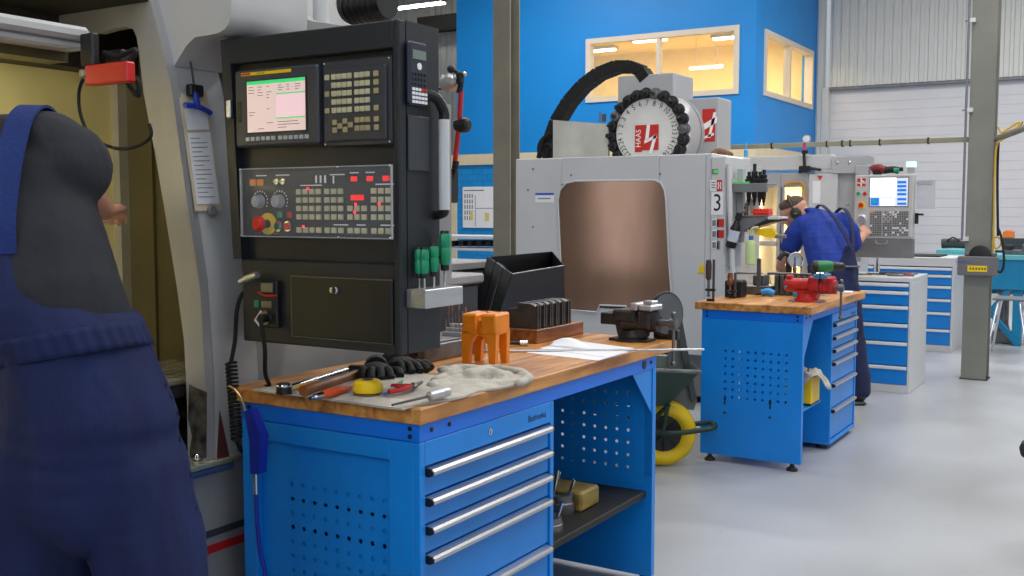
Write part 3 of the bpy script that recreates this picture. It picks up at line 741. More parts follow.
o = M(m_alu).box(*sb0, .002).build('tool_holder_block'); tag(o, 'bright aluminium block on the cabinet side holding four screwdrivers', 'tool holder')
def screwdriver(x, y, zb, L, hl, lab, first=[None]):
    if first[0] is None:
        t = thing('screwdriver', lab, 'screwdriver', (x, y, zb), 0, 'screwdrivers standing in the aluminium block')
        M(m_chrome).cyl((x, y, zb), (x, y, zb+.062), .0028, n=8).build('blade', t)
        h = M(m_green).lathe([(.009, .06), (.0115, .068), (.0122, .09), (.010, .095)], (x, y, zb), (0, 0, 1), 8)
        h.mat(m_black).lathe([(.007, .048), (.009, .05), (.009, .06)], (x, y, zb), (0, 0, 1), 8).lathe([(.0098, .0885), (.0098, .0935)], (x, y, zb), (0, 0, 1), 10)
        h.mat(m_green).lathe([(.0098, .0935), (.0122, .10), (.0115, .118), (.0095, .1225)], (x, y, zb), (0, 0, 1), 8)
        h.mat(m_black).lathe([(.0095, .1225), (.0085, .128), (0, .1285)], (x, y, zb), (0, 0, 1), 8)
        h.build('handle', t); first[0] = t; return t
    t = dup(first[0], (x, y, zb), lab); t.scale = (L, L, L); return t
for u, yv, sc_, lab in ((419.5, .06, 1, 'green and black screwdriver nearest the cabinet front, in the aluminium block'), (424.5, .062, 1, 'green and black screwdriver second from the cabinet front in the block'), (434, .10, 1.06, 'green and black screwdriver third from the cabinet front in the block'), (445, .15, 1.32, 'tallest green and black screwdriver, at the far end of the block')):
    q = at_y(u, 280, YK+yv); screwdriver(max(kr+.013, min(kr+.053, q.x)), YK+yv, 1.176, sc_, 0, lab)
# articulated red holder arm behind the cabinet
ia = thing('indicator_stand', 'red articulated stand with black clamp knobs and a round silver gauge', 'gauge stand', (kr+.05, YK+.5, 1.3))
YI = 2.55
def I(u, v): return at_y(u, v, YI)
M(m_red).tube([I(455, 162), I(459.5, 120), I(461, 92)], .0075, 12).build('red_arm', ia)
M(m_black).cyl(I(455, 169), I(456, 161), .010, n=14).build('lower_socket', ia)
M(m_black).cyl(I(459, 93), I(461, 84), .009, n=14).build('upper_socket', ia)
M(m_black).boxc(I(460, 78), (.02, .02, .035), None, .004).cyl(I(451, 69), I(464, 76), .006, n=10).ball(I(451, 69), .012).build('clamp', ia)
kb_ = I(464, 125)
M(m_black).lathe([(.008, -.03), (.016, -.028), (.022, -.01), (.022, .012), (.014, .018), (0, .018)], kb_, RD*.9-DD*.4, 8).build('clamp_knob', ia)
dg = I(449, 82)
M(m_alu).lathe([(0, -.012), (.02, -.012), (.028, -.004), (.028, .012), (.024, .014), (0, .0145)], dg, (Vector((.3, -.6, -.7))), 24).build('dial_gauge', ia)
M(m_black).tube([I(432, 86), I(440, 89), I(446, 86)], .003, 8, 4).build('gauge_lead', ia)
M(m_chrome).ball(I(464.5, 74), .008).build('ball_joint', ia)
M(m_black).boxc(I(450, 186)+Vector((-.01, 0, .0)), (.05, .05, .10), None, .004).build('magnet_base', ia)
M(m_black).cyl(I(455, 169), I(452, 180), .007, n=10).build('post', ia)
M(m_cab).box(I(450, 186).x-.03, I(450, 186).x+.01, YK+dp, YI, I(450, 186).z-.015, I(450, 186).z+.02).build('bracket', ia)
# ================================================================== WORKBENCHES
HT = .903
m_inside = mat('blue_shaded_inner_sheet', (16, 110, 205), .45, var=.04, scale=3)
def bench(name, label, X0, X1, Y0, Y1, HT, over, fo=.012, bo=.03):
    """worktop X0..X1 x Y0..Y1 (front = +X side); drawer block at the near end or at the far end"""
    t = thing(name, label, 'workbench', ((X0+X1)/2, (Y0+Y1)/2, 0), 0, 'blue workbenches with wooden tops')
    M(m_wood).box(X0, X1, Y0, Y1, HT-.042, HT, .003).build('worktop', t)
    xa, xb = X0+bo, X1-fo; ya, yb = Y0+.012, Y1-over
    za = HT-.042-.048
    r = M(m_blue_lip).box(xb-.03, xb, ya, yb, za, HT-.042, .002); r.box(xa, xb-.03, ya, ya+.02, za, HT-.042, .002).box(xa, xa+.03, ya+.02, yb-.02, za, HT-.042, .002).box(xa, xb-.03, yb-.02, yb, za, HT-.042, .002)
    r.build('top_rail', t)
    b = M(m_black)
    for y in (ya+.05, ya+.13, yb-.05): b.cyl((xb, y, za+.026), (xb+.003, y, za+.026), .006, n=10)
    for x in (xa+.03, xb-.03):
        for z in (.014, .034): b.cyl((x, ya, za+z), (x, ya-.003, za+z), .006, n=10)
    b.build('bolts', t)
    return t, xa, xb, ya, yb, za
def drawer_block(t, xa, xb, y0, y1, z1, tops, ins=0.0, mdr=m_drawer, logo='Bedrunka'):
    c = M(m_blue).box(xa, xb-.02, y0+ins, y0+ins+.015, .055, z1).box(xa, xb-.02, y1-.015, y1, .055, z1).box(xa, xa+.015, y0+ins+.015, y1-.015, .055, z1)
    c.box(xb-.02, xb, y0, y0+.022, .055, z1, .002).box(xb-.02, xb, y1-.022, y1, .055, z1, .002).box(xb-.02, xb, y0+.022, y1-.022, tops[0]+.004, z1, .001).box(xa, xb, y0+ins, y1, .03, .055, .002)
    c.build('cabinet_body', t)
    for i in range(len(tops)-1):
        a, b_ = tops[i], tops[i+1]
        d = M(mdr).box(xb-.018, xb-.006, y0+.026, y1-.026, b_+.003, a-.003, .001).box(xa+.05, xb-.018, y0+.03, y1-.03, b_+.006, a-.02).build('drawer', t)
        h = M(m_alu)
        pr = [(xb-.004, a-.003), (xb+.014, a-.005), (xb+.019, a-.011), (xb+.018, a-.02), (xb+.008, a-.025), (xb-.004, a-.025)]
        h.prism([(x, y0+.032, z) for x, z in pr], (0, y1-y0-.064, 0)); h.mat(m_black)
        for y in (y0+.029, y1-.034): h.prism([(x+.001*(x > xb), y, z) for x, z in pr], (0, .005, 0))
        hh = h.build('handle', d); hh['label'] = 'brushed metal strip handle with black ends'
    yl = (y0+y1)/2
    M(m_chrome).cyl((xb, yl-.02, z1-.03), (xb+.003, yl-.02, z1-.03), .009, n=16).mat(m_ink).boxc((xb+.0032, yl-.02, z1-.03), (.001, .003, .009)).build('lock', t)
    lg = M(m_ink).text(logo, .028, rx_face((xb+.0012, y1-.105, z1-.032)) @ Matrix.Shear('XZ', 4, (0, 0)), 1.0); lg.build('maker_lettering', t)
T1 = [.745, .668, .593, .517, .369, .215, .06]
# ---- near bench
t, xa, xb, ya, yb, za = bench('workbench', 'near blue workbench with wooden top and drawers, standing before the control cabinet', -2.20, -1.533, 2.073, 3.73, .903, .165)
drawer_block(t, xa+.02, xb, ya, ya+.695, za-.001, T1, .13)
# near end panel: frame with recessed perforated sheet
e = M(m_blue); zt_ = za-.002
e.box(xa, xa+.05, ya, ya+.03, .03, zt_, .002).box(xb-.10, xb-.0205, ya, ya+.03, .03, zt_, .002).box(xa+.05, xb-.10, ya, ya+.03, za-.055, zt_, .002).box(xa+.05, xb-.10, ya, ya+.03, .03, .09, .002)
e.build('end_frame', t)
W_ = xb-xa-.15
P = M(m_blue).perf(ry_face((xa+.05, ya+.026, .09)), W_, za-.055-.09, .0012, .115, .103, 9, 12, .0405, .0070)
P.build('perforated_panel', t)
# far end panel with holes and front flange
F = M(m_blue); yf = yb-.03
F.perf(frame((xa, yf, .03), (1, 0, 0), (0, 0, 1)), xb-xa, za-.03, .0015, .15, .40, 9, 7, .047, .0062)
F.box(xb-.035, xb, yf, yb, .02, za, .002).box(xa, xa+.03, yf, yb, .02, za, .002).box(xa+.03, xb-.035, yf, yb, .02, .06, .002)
F.build('end_panel', t)
g = M(m_blue).prism([(xb-.004, yb-.03, za), (xb-.004, yb-.2, za), (xb-.004, yb-.03, za-.17)], (-.003, 0, 0)); g.build('gusset', t)
M(mat('dark_round_badge', (30, 30, 60), .4)).lathe([(0, 0), (.016, 0), (.016, .003), (0, .003)], (xb, yb-.11, za+.024), (1, 0, 0), 20).build('badge', t)
sh = M(mat('black_mat_shelf', (28, 27, 27), .6)).box(xa+.02, xb-.02, ya+.70, yf-.005, .325, .35, .003).build('shelf', t)
for x in (xa+.05, xb-.03): M(m_black).cyl((x, yb-.015, 0), (x, yb-.015, .02), .022, n=16).build('foot', t)
for x in (xa+.05, xb-.05): M(m_black).cyl((x, ya+.06, 0), (x, ya+.06, .03), .022, n=16).build('foot', t)
NEAR = dict(xa=xa, xb=xb, ya=ya, yb=yb, za=za)
HT2 = .89
# ---- second bench
X0, X1, Y0, Y1 = -2.14, -1.49, 5.46, 6.68
t2, xa, xb, ya, yb, za = bench('workbench', 'farther blue workbench with wooden top, red vise and perforated end panel', X0, X1, Y0, Y1, .89, .012, .045, .04)
e = M(m_blue).perf(ry_face((xa, ya-.002, .04)), xb-xa, za-.04, .0015, .14, .33, 9, 7, .0425, .0074)
e.box(xa, xa+.022, ya-.0004, ya+.03, .04, za, .0).box(xb-.022, xb, ya-.0004, ya+.03, .04, za, .0).box(xa+.022, xb-.022, ya-.0004, ya+.03, .04, .065)
e.build('end_panel', t2)
k = M(m_ink)
for x in (xa+.14, xb-.17):
    k.cyl((x, ya-.0025, .36), (x, ya-.0031, .36), .008, n=10).box(x-.004, x+.004, ya-.0031, ya-.0025, .325, .36).cyl((x, ya-.0025, .28), (x, ya-.0031, .28), .007, n=10)
k.build('keyhole_slots', t2)
M(m_blue).prism([(xb-.003, ya+.03, za), (xb-.003, ya+.20, za), (xb-.003, ya+.03, za-.2)], (-.003, 0, 0)).build('gusset', t2)
for x in (xa+.05, xb-.05): M(m_black).lathe([(.03, 0), (.03, .010), (.014, .022), (.009, .04)], (x, ya+.02, 0), (0, 0, 1), 18).build('foot', t2)
yd = yb-.60
drawer_block(t2, xa+.02, xb, yd, yb, za-.002, [.745, .668, .593, .517, .39, .24, .06])
M(m_black).cyl((xb-.06, yb-.06, 0), (xb-.06, yb-.06, .03), .03, n=16).cyl((xb-.06, yd+.06, 0), (xb-.06, yd+.06, .03), .03, n=16).build('foot', t2)
pb = M(m_blue).perf(frame((xa+.01, yd-.3, .10), (0, 1, 0), (0, 0, 1)), .3, za-.1, .0015, .05, .2, 5, 9, .045, .007); pb.perf(frame((xa+.01, ya+.03, .10), (0, 1, 0), (0, 0, 1)), yd-.3-ya-.03, za-.1, .0015, .05, .2, int((yd-.4-ya)/.045), 9, .045, .007)
pb.build('back_panel', t2)
M(m_blue).box(xa+.2, xb-.03, ya+.03, ya+.5, .30, .31, .002).build('shelf', t2)
B2 = dict(xa=xa, xb=xb, ya=ya, yb=yb, yd=yd)
# bucket and rag on the second bench's shelf
q = at_y(806, 395, ya+.3)
bu = thing('tool_caddy', 'yellow plastic caddy on the shelf inside the farther workbench', 'caddy', (xb-.10, ya+.36, .31))
cx, cy = xb-.10, ya+.36
c = M(m_yel).prism([(cx-.07, cy-.08, .325), (cx+.07, cy-.08, .325), (cx+.07, cy+.08, .325), (cx-.07, cy+.08, .325)], (0, 0, .012))
for sx in (-1, 1): c.boxc((cx+sx*.07, cy, .395), (.01, .17, .15), None, .003)
for sy in (-1, 1): c.boxc((cx, cy+sy*.08, .395), (.14, .01, .15), None, .003)
c.build('body', bu); M(m_black).box(cx-.075, cx+.075, cy-.085, cy+.085, .31, .325, .003).build('base', bu)
def cloth(name, lab, poly, z0, h, seed, cat='cloth', m=m_rag, th=.006, nu=54, amp=1.0, group=None):
    """a crumpled rag: height field over a 4-corner patch (bilinear), with folds, closed below"""
    a, b_, c_, d = [Vector((p[0], p[1], 0)) for p in poly]
    def top(u, v):
        p = a.lerp(b_, u).lerp(d.lerp(c_, u), v)
        e = min(u, 1-u, v, 1-v); w = Vector((p.x*4+seed, p.y*4, seed*1.7))
        p = p+Vector((noise.noise(w*1.5), noise.noise(w*1.5+Vector((9, 3, 1))), 0))*.03
        n1 = abs(noise.noise(Vector((p.x*9+seed, p.y*5, seed)))); n2 = 1-abs(noise.noise(Vector((p.x*16, p.y*22+seed, 3.1)))*2)
        s_ = p.x*.8+p.y*.6; t_ = noise.noise(w*.9)*.05
        rg_ = abs(sin((s_+t_)*38))*.5+abs(sin((p.x*.5-p.y*.86+t_*1.4)*27+seed))*.5
        hh = z0+th+h*min(1, e*9)*(.15+n1*.7+.75*rg_**2*amp+.3*max(0, n2)**2*amp)
        return Vector((p.x, p.y, hh))
    mb = M(m); k = nu
    vs = [top(i/(k-1), j/(k-1)) for j in range(k) for i in range(k)]
    lo = [Vector((p.x, p.y, max(z0+.0005, p.z-th*1.3) if False else z0+.0005)) for p in vs]
    ring = [i for i in range(k)]+[j*k+k-1 for j in range(1, k)]+[(k-1)*k+i for i in range(k-2, -1, -1)]+[j*k for j in range(k-2, 0, -1)]
    fs = [(j*k+i, j*k+i+1, (j+1)*k+i+1, (j+1)*k+i) for j in range(k-1) for i in range(k-1)]
    n0 = len(vs); fs += [tuple(n0+q for q in f[::-1]) for f in fs[:]]
    fs += [(ring[i], n0+ring[i], n0+ring[(i+1) % len(ring)], ring[(i+1) % len(ring)]) for i in range(len(ring))]
    mb.add(vs+lo, fs)
    o = mb.build(name, angle=60); return tag(o, lab, cat, group)
def zx(u, v, z=HT): p = at_z(u, v, z); return (p.x, p.y)
rag2 = thing('rag', 'grey rag draped over the yellow caddy under the farther workbench', 'cloth', (cx+.03, cy, .4))
def rg(u, v):
    a_ = u*2*pi; r = .02+.105*v; dz = .50+.02*noise.noise(Vector((cos(a_)*2, sin(a_)*2, v*3)))-.11*max(0, v-.45)**1.0*(1+.8*sin(3*a_+1))
    r += .012*sin(5*a_)*v
    return Vector((cx+.03+r*cos(a_)*.95, cy+r*sin(a_), dz))
mb = M(m_rag).grid(37, 12, rg); o = mb.build('folds', rag2, 60); md = o.modifiers.new('thick', 'SOLIDIFY'); md.thickness = .004
# ================================================================== THINGS ON THE NEAR BENCH
cloth('rag', 'long dusty beige rag spread under the hand tools on the near bench', [zx(250, 391), zx(408, 411), zx(520, 384), zx(375, 371)], HT, .009, 2.3, group=None, amp=.4)
BUNCH = True
# tape measure
p = at_z(368, 391, HT+.02); c = Vector((p.x, p.y, HT+.012))
tm = thing('tape_measure', 'round yellow tape measure lying on the rag', 'tape measure', c)
M(m_yel).lathe([(.030, 0), (.037, .004), (.040, .016), (.037, .032), (.030, .038), (.012, .039), (0, .039)], c, (0, 0, 1), 28).build('case', tm)
M(m_black).lathe([(.008, .0390), (.015, .0390), (.015, .0403), (.008, .0403)], c, (.0, 0, 1), 20).torus(c+Vector((0, 0, .005)), (0, 0, 1), .0375, .0016, 28, 6).build('trim_ring', tm)
# hammer
def on(u, v, z=HT+.02): return at_z(u, v, z)
hm = thing('hammer', 'ball hammer with brown wooden handle lying on the rag', 'hammer', on(340, 384))
a, b_ = on(303, 391), on(368, 371)
d = (b_-a).normalized()
M(m_woodx).tube([a, a+d*.06, a+d*.14, b_], .014, 12, 3, None).build('handle', hm)
sd = Vector((d.y, -d.x, 0)); hd = b_+d*.012
M(m_dsteel).cyl(hd-sd*.055, hd+sd*.04, .015, n=16).cyl(hd+sd*.04, hd+sd*.06, .019, .021, 16).ball(hd-sd*.06, .015).boxc(hd, (.03, .03, .032), None, .006).build('head', hm)
# ratchet
rt = thing('ratchet_wrench', 'chrome ratchet wrench with round head at the bench edge', 'wrench', on(300, 385))
a, b_ = on(284, 389), on(346, 370, HT+.03)
d = (b_-a).normalized()
M(m_chrome).tube([a+d*.02, a+d*.08, a+d*.12, b_], .008, 12, 3).cyl(b_-d*.075, b_, .0105, n=14).build('shaft', rt)
M(m_dsteel).cyl(a-Vector((0, 0, .012)), a+Vector((0, 0, .014)), .021, .019, 22).mat(m_chrome).torus(a+Vector((0, 0, .01)), (0, 0, 1), .017, .005, 22, 8).build('head', rt)
# pencil, screwdriver, pliers, files
pc = thing('carpenter_pencil', 'thin yellow pencil lying between the wrench and the hammer', 'pencil', on(305, 385))
a, b_ = on(294, 388, HT+.022), on(318, 381, HT+.022)
M(mat('pencil_yellow', (232, 170, 30), .4)).cyl(a, b_, .0042, n=6).build('body', pc); M(m_cream).cyl(a, a-(b_-a).normalized()*.012, .0042, .0008, 6).build('tip', pc)
sd_ = thing('long_screwdriver', 'orange-handled screwdriver lying beside the yellow tape measure', 'screwdriver', on(335, 392))
a, b_ = on(315, 397), on(352, 387); d = (b_-a).normalized()
M(mat('orange_red_grip', (222, 84, 34), .4)).lathe([(.008, 0), (.0115, .006), (.0115, .10), (.008, .115), (.006, .13)], a+d*.03, d, 10).build('handle', sd_)
M(m_chrome).cyl(a+d*.03, a+d*.0, .010, .0085, 12).cyl(a, a-d*.02, .005, n=8).build('end_cap', sd_)
pl_ = thing('pliers', 'small pliers with red grips on the rag right of the tape measure', 'pliers', on(403, 389))
a = on(413, 386, HT+.025)
for s, e_ in ((1, (389, 392)), (-1, (392, 386))):
    q = on(*e_, HT+.022); M(m_red).tube([a, a.lerp(q, .5)+Vector((s*.006, s*.006, 0)), q], .0065, 8, 4).build('grip', pl_)
q = on(422, 382, HT+.025)
M(m_steel).cyl(a, q, .010, .004, 10).ball(a, (.013, .013, .008)).build('jaws', pl_)
for u0, v0, u1, v1, m_, lab in ((384, 394, 399, 386, mat('pen_blue', (40, 110, 200), .4), 'thin blue scriber lying under the red pliers'), (388, 391, 402, 381, m_green, 'thin green pen lying behind the red pliers')):
    a, b_ = on(u0, v0, HT+.019), on(u1, v1, HT+.019); o = M(m_).cyl(a, b_, .004, n=8).cyl(b_, b_+(b_-a).normalized()*.012, .004, .001, 8).build('scriber'); tag(o, lab, 'pen')
a, b_ = on(426, 397, HT+.023), on(446, 392, HT+.025); d = (b_-a).normalized()
ed = thing('edge_finder', 'short silver cylinder with a long thin tip lying on the rag near the bench corner', 'edge finder', a)
M(m_alu).lathe([(.006, 0), (.0125, .004), (.0125, .05), (.0105, .052), (.0125, .056), (.0125, .075), (0, .077)], a+d*.01, d, 18).build('body', ed)
M(m_steel).cyl(a+d*.012, on(392, 405, HT+.016), .004, .003, 8).build('tip', ed)
# gloves under the cabinet
def glove(c, ang, lab, s=1.0):
    t = thing('work_glove', lab, 'glove', c, 0, 'black work gloves'); R = Matrix.Rotation(ang, 3, 'Z'); mb = M(m_glove)
    mb.ball(c+R@Vector((0, 0, .025)), (.05*s, .045*s, .024), 16, R)
    for i in range(4):
        y = -.034+.023*i; mb.tube([c+R@Vector((.03, y, .03)), c+R@Vector((.07, y*1.15, .038-.004*i)), c+R@Vector((.105-.01*abs(i-1.4), y*1.2, .014))], .0125, 10, 4)
    mb.tube([c+R@Vector((.0, .04, .022)), c+R@Vector((.03, .066, .026)), c+R@Vector((.055, .07, .015))], .0125, 10, 4)
    mb.tube([c+R@Vector((-.03, 0, .025)), c+R@Vector((-.085, 0, .024))], .036, 14, 2)
    mb.build('palm', t, 60); return t
p = on(375, 377, HT); glove(Vector((p.x+.02, p.y-.02, HT)), -.9, 'black knitted glove under the control cabinet, behind the hammer head')
p = on(400, 372, HT); glove(Vector((p.x+.01, p.y, HT)), -.5, 'black work glove with curled fingers under the cabinet corner')
# grey block with drill stand
p0, p1 = on(420, 371, HT), on(470, 358, HT)
gb = thing('steel_block', 'grey flat steel block between the gloves and the orange block', 'steel block', ((p0.x+p1.x)/2, (p0.y+p1.y)/2, HT))
gx1 = -1.975
M(m_steel).box(gx1-.17, gx1, 2.70, 3.06, HT, HT+.058, .004).mat(m_dgrey).box(gx1-.16, gx1-.01, 2.715, 3.045, HT+.058, HT+.064, .002).build('body', gb)
M(m_dsteel).lathe([(.016, 0), (.016, .004), (0, .004)], (gx1-.05, 2.70, HT+.03), (0, -1, 0), 16).build('plug', gb)
ds = thing('drill_bit_stand', 'small clear stand of thin drill bits on the grey steel block', 'drill bit stand', (gx1-.05, 2.98, HT+.064))
b = M(m_alu)
for i in range(3): b.box(gx1-.09+.0*i, gx1-.01, 2.92+.02*i, 2.94+.02*i, HT+.064, HT+.078+.012*i, .001)
b.build('stepped_base', ds)
for i in range(9):
    x = gx1-.08+.028*(i % 3); y = 2.93+.02*(i//3); z = HT+.072+.012*(i//3)
    M(m_chrome).cyl((x, y, z), (x, y, z+.05+.007*((i*5) % 4)+.008*(i//3)), .0022, n=6).build('drill_bit', ds)
# orange stand block
ob = thing('orange_stand', 'orange plastic four-legged block standing on the rag in the middle of the near bench', 'plastic stand', (-1.86, 2.85, HT))
cs = rd(1, 0).normalized(); oc = Vector((on(486, 363, HT).x, on(486, 363, HT).y, 0)); hw = .072
R = Matrix.Rotation(radians(8), 3, 'Z')
def OP(x, y, z): return oc+R@Vector((x, y, 0))+Vector((0, 0, HT+z))
b = M(m_org)
zt = .165
b.T = Matrix.Translation(oc+Vector((0, 0, HT))) @ R.to_4x4() @ Matrix.Diagonal((.86, .86, 1, 1))
b.box(-.07, -.008, -.066, .066, .095, zt, .006).box(.008, .07, -.066, .066, .095, zt, .006).box(-.01, .01, -.05, .05, .09, zt-.02, .003)
b.box(-.045, .045, .03, .066, .1, zt, .003)
for sx in (-1, 1):
    for sy in (-1, 1):
        x0, y0 = sx*.052, sy*.05
        b.prism([(x0-.018, y0-.016, .098), (x0+.018, y0-.016, .098), (x0+.018, y0+.016, .098), (x0-.018, y0+.016, .098)], (0, 0, .01))
        pts0 = [(x0-.019, y0-.016, .1), (x0+.019, y0-.016, .1), (x0+.019, y0+.016, .1), (x0-.019, y0+.016, .1)]
        c0 = (sx*.055, sy*.053); pts1 = [(c0[0]-.0125, c0[1]-.0125, .0), (c0[0]+.0125, c0[1]-.0125, .0), (c0[0]+.0125, c0[1]+.0125, .0), (c0[0]-.0125, c0[1]+.0125, .0)]
        b.add(pts1+pts0, [(0, 1, 2, 3), (4, 7, 6, 5), (0, 4, 5, 1), (1, 5, 6, 2), (2, 6, 7, 3), (3, 7, 4, 0)])
        # arch shoulders
        b.prism([(sx*.033, sy*.066, .098), (sx*.033, sy*.066, .07), (sx*.012, sy*.066, .098)], (0, -sy*.03, 0))
b.build('block', ob)
# wooden tray with steel jaws
tr = thing('wooden_jaw_tray', 'brown wooden block under the row of dark steel jaws', 'wooden block', (-2.0, 3.5, HT))
p0, p1, p2 = on(508, 341, HT), on(536, 344, HT), on(571, 333, HT)
ax = p1.x; ay = p1.y; TX0, TX1, TY0, TY1 = -2.16, ax+.005, ay, min(p2.y, 3.715)
M(m_woodx).box(TX0, TX1, TY0, TY1, HT, HT+.052, .003).build('block', tr)
jw = None
for i in range(6):
    y = TY0+.022+i*.048; lab = 'dark steel jaw %s in the wooden block' % (('nearest the orange stand,', 'second from the orange stand,', 'third from the orange stand,', 'third from the vise,', 'second from the vise,', 'nearest the vise,')[i])
    if jw is None:
        jw = thing('steel_jaw', lab, 'steel jaw', (TX1-.08, y, HT+.052), 0, 'steel jaws in the wooden block')
        z0 = HT+.052
        M(mat('brown_steel_jaw', (92, 86, 82), .35, .6, var=.15, scale=20)).prism([(TX1-.145, y, z0), (TX1-.02, y, z0), (TX1-.02, y, z0+.085), (TX1-.045, y, z0+.095), (TX1-.10, y, z0+.095), (TX1-.10, y, z0+.075), (TX1-.145, y, z0+.07)], (0, .032, 0)).box(TX1-.0201, TX1-.012, y+.003, y+.012, z0, z0+.09, .001).box(TX1-.0201, TX1-.012, y+.019, y+.028, z0, z0+.09, .001).build('body', jw)
    else:
        dup(jw, (TX1-.08, y, HT+.052), lab)
# small knob by the tray
a = on(520, 343, HT+.012)
o = M(m_chrome).cyl(a, a+RD*.028, .0105, n=16).mat(m_black).cyl(a, a-RD*.04, .007, n=12).build('thumb_screw'); tag(o, 'small black and silver thumb screw before the wooden block', 'screw')
# papers
p = [zx(525, 354), zx(600, 361), zx(634, 349), zx(560, 343)]
def sheet_(pts, z, lab):
    o = M(m_paper).prism([(x, y, z) for x, y in pts], (0, 0, .0012)); return o
pp = thing('drawing_sheets', 'white drawing sheets lying flat on the near bench beside the vise', 'paper', (p[0][0], p[0][1], HT))
sheet_([zx(526, 353), zx(598, 361), zx(632, 351), zx(562, 344)], HT+.0005, '').build('sheet', pp)
sheet_([zx(540, 349), zx(606, 358), zx(634, 349), zx(572, 341)], HT+.002, '').build('sheet', pp)
def curl(u, v):
    a = Vector((*zx(549, 347), 0)).lerp(Vector((*zx(596, 352), 0)), u); b_ = Vector((*zx(552, 343), 0)).lerp(Vector((*zx(588, 347), 0)), u)
    q = a.lerp(b_, v); q.z = HT+.004+.022*sin(u*pi)*v; return q
o = M(m_paper).grid(12, 6, curl).build('curled_sheet', pp)
md = o.modifiers.new('thick', 'SOLIDIFY'); md.thickness = .001
a, b_ = on(462, 351, HT+.006), on(704, 349.5, HT+.006)
o = M(m_alu).cyl(a, b_, .0042, n=10).build('steel_rod'); tag(o, 'long thin bright steel rod lying across the near bench past its far end', 'rod')
# ================================================================== VISES
def vise(name, lab, T, mb1, mb2, mj, style):
    """local: x = screw direction (towards the aisle), z up, base at 0"""
    t = thing(name, lab, 'vise', T.translation, 0)
    def Q(m): return M(m, T)
    q = Q(mb1)
    q.lathe([(.085, 0), (.085, .012), (.06, .022), (.05, .05)], (-.02, 0, 0), (0, 0, 1), 24).box(-.12, .08, -.055, .055, 0, .014, .004)
    q.prism([(-.075, -.04, .02), (.05, -.04, .02), (.06, -.04, .075), (-.09, -.04, .075)], (0, .08, 0))
    q.build('base', t)
    if style == 'red':
        Q(mj).box(-.125, .085, -.058, .058, .0005, .010, .003).box(-.10, -.07, -.046, .046, .03, .06, .004).box(-.155, -.135, -.046, .046, .085, .10, .003).build('base_trim', t)
        b = Q(mb1).cyl((-.15, 0, .105), (.03, 0, .105), .044, n=24).cyl((-.165, 0, .105), (-.15, 0, .105), .03, .044, 24).box(.0, .065, -.06, .06, .07, .165, .008).box(-.15, -.115, -.03, .03, .14, .168, .006)
        b.build('rear_body', t)
        b = Q(mb2).box(.085, .15, -.06, .06, .07, .165, .01).cyl((.07, 0, .10), (.165, 0, .10), .05, .045, 24); b.build('front_jaw', t)
        j = Q(mj).box(.035, .072, -.065, .065, .15, .18, .003).box(.08, .115, -.065, .065, .15, .18, .003)
        j.mat(m_chrome).box(.05, .074, -.06, .06, .178, .19, .002).box(.078, .10, -.06, .06, .178, .19, .002); j.build('jaw_plates', t)
        Q(m_steel).box(.0, .12, -.028, .028, .055, .1, .003).build('slide', t)
    else:
        b = Q(mb1).box(-.17, -.04, -.045, .045, .075, .13, .004).box(-.10, .02, -.06, .06, .09, .15, .01).cyl((-.05, 0, .09), (.04, 0, .09), .058, .05, 24); b.build('rear_body', t)
        b = Q(mb2).box(.03, .10, -.06, .06, .06, .15, .012).cyl((.06, 0, .09), (.12, 0, .09), .045, .04, 20); b.build('front_jaw', t)
        j = Q(mj).box(.0, .035, -.065, .065, .15, .185, .004).box(.042, .11, -.06, .06, .15, .178, .006).box(.05, .1, -.03, .03, .175, .196, .004); j.build('jaw_plates', t)
        Q(m_dsteel).box(-.05, .1, -.025, .025, .06, .1).build('slide', t)
    s = Q(m_steel).cyl((.12, 0, .095), (.20, 0, .095), .016, n=16).cyl((.178, 0, .095), (.21, 0, .095), .024, n=18); s.build('screw', t)
    h = Q(m_steel).cyl((.195, 0, .135), (.195, 0, -.09), .0075, n=12).ball((.195, 0, .138), .013).ball((.195, 0, -.093), .013); h.build('handle', t)
    return t
pv = on(655, 341, HT)
vise('bench_vise', 'dark oily vise at the far corner of the near workbench', Matrix.Translation((-1.645, 3.60, HT)) @ Matrix.Rotation(radians(-3), 4, 'Z') @ Matrix.Scale(.8, 4), m_dsteel, m_dsteel, m_alu, 'dark')
# round black disc behind the vise
dc = thing('grinding_disc_guard', 'round black disc with a pale rim standing behind the dark vise', 'disc', (-1.72, 3.70, HT))
pd = at_y(666, 314, 3.70); nrm = Vector((1, -.45, .05))
o = M(mat('dull_black_disc', (92, 95, 98), .4, var=.1)).lathe([(0, 0), (.07, 0), (.078, .004), (.078, .010), (0, .012)], (pd.x, 3.70, pd.z), nrm, 40).build('plate', dc)
M(m_black)  .torus((pd.x, 3.70, pd.z), nrm, .08, .008, 40, 8).build('rim', dc)
M(m_dsteel).box(pd.x-.05, pd.x+.05, 3.695, 3.725, HT, pd.z-.06, .003).build('foot', dc)
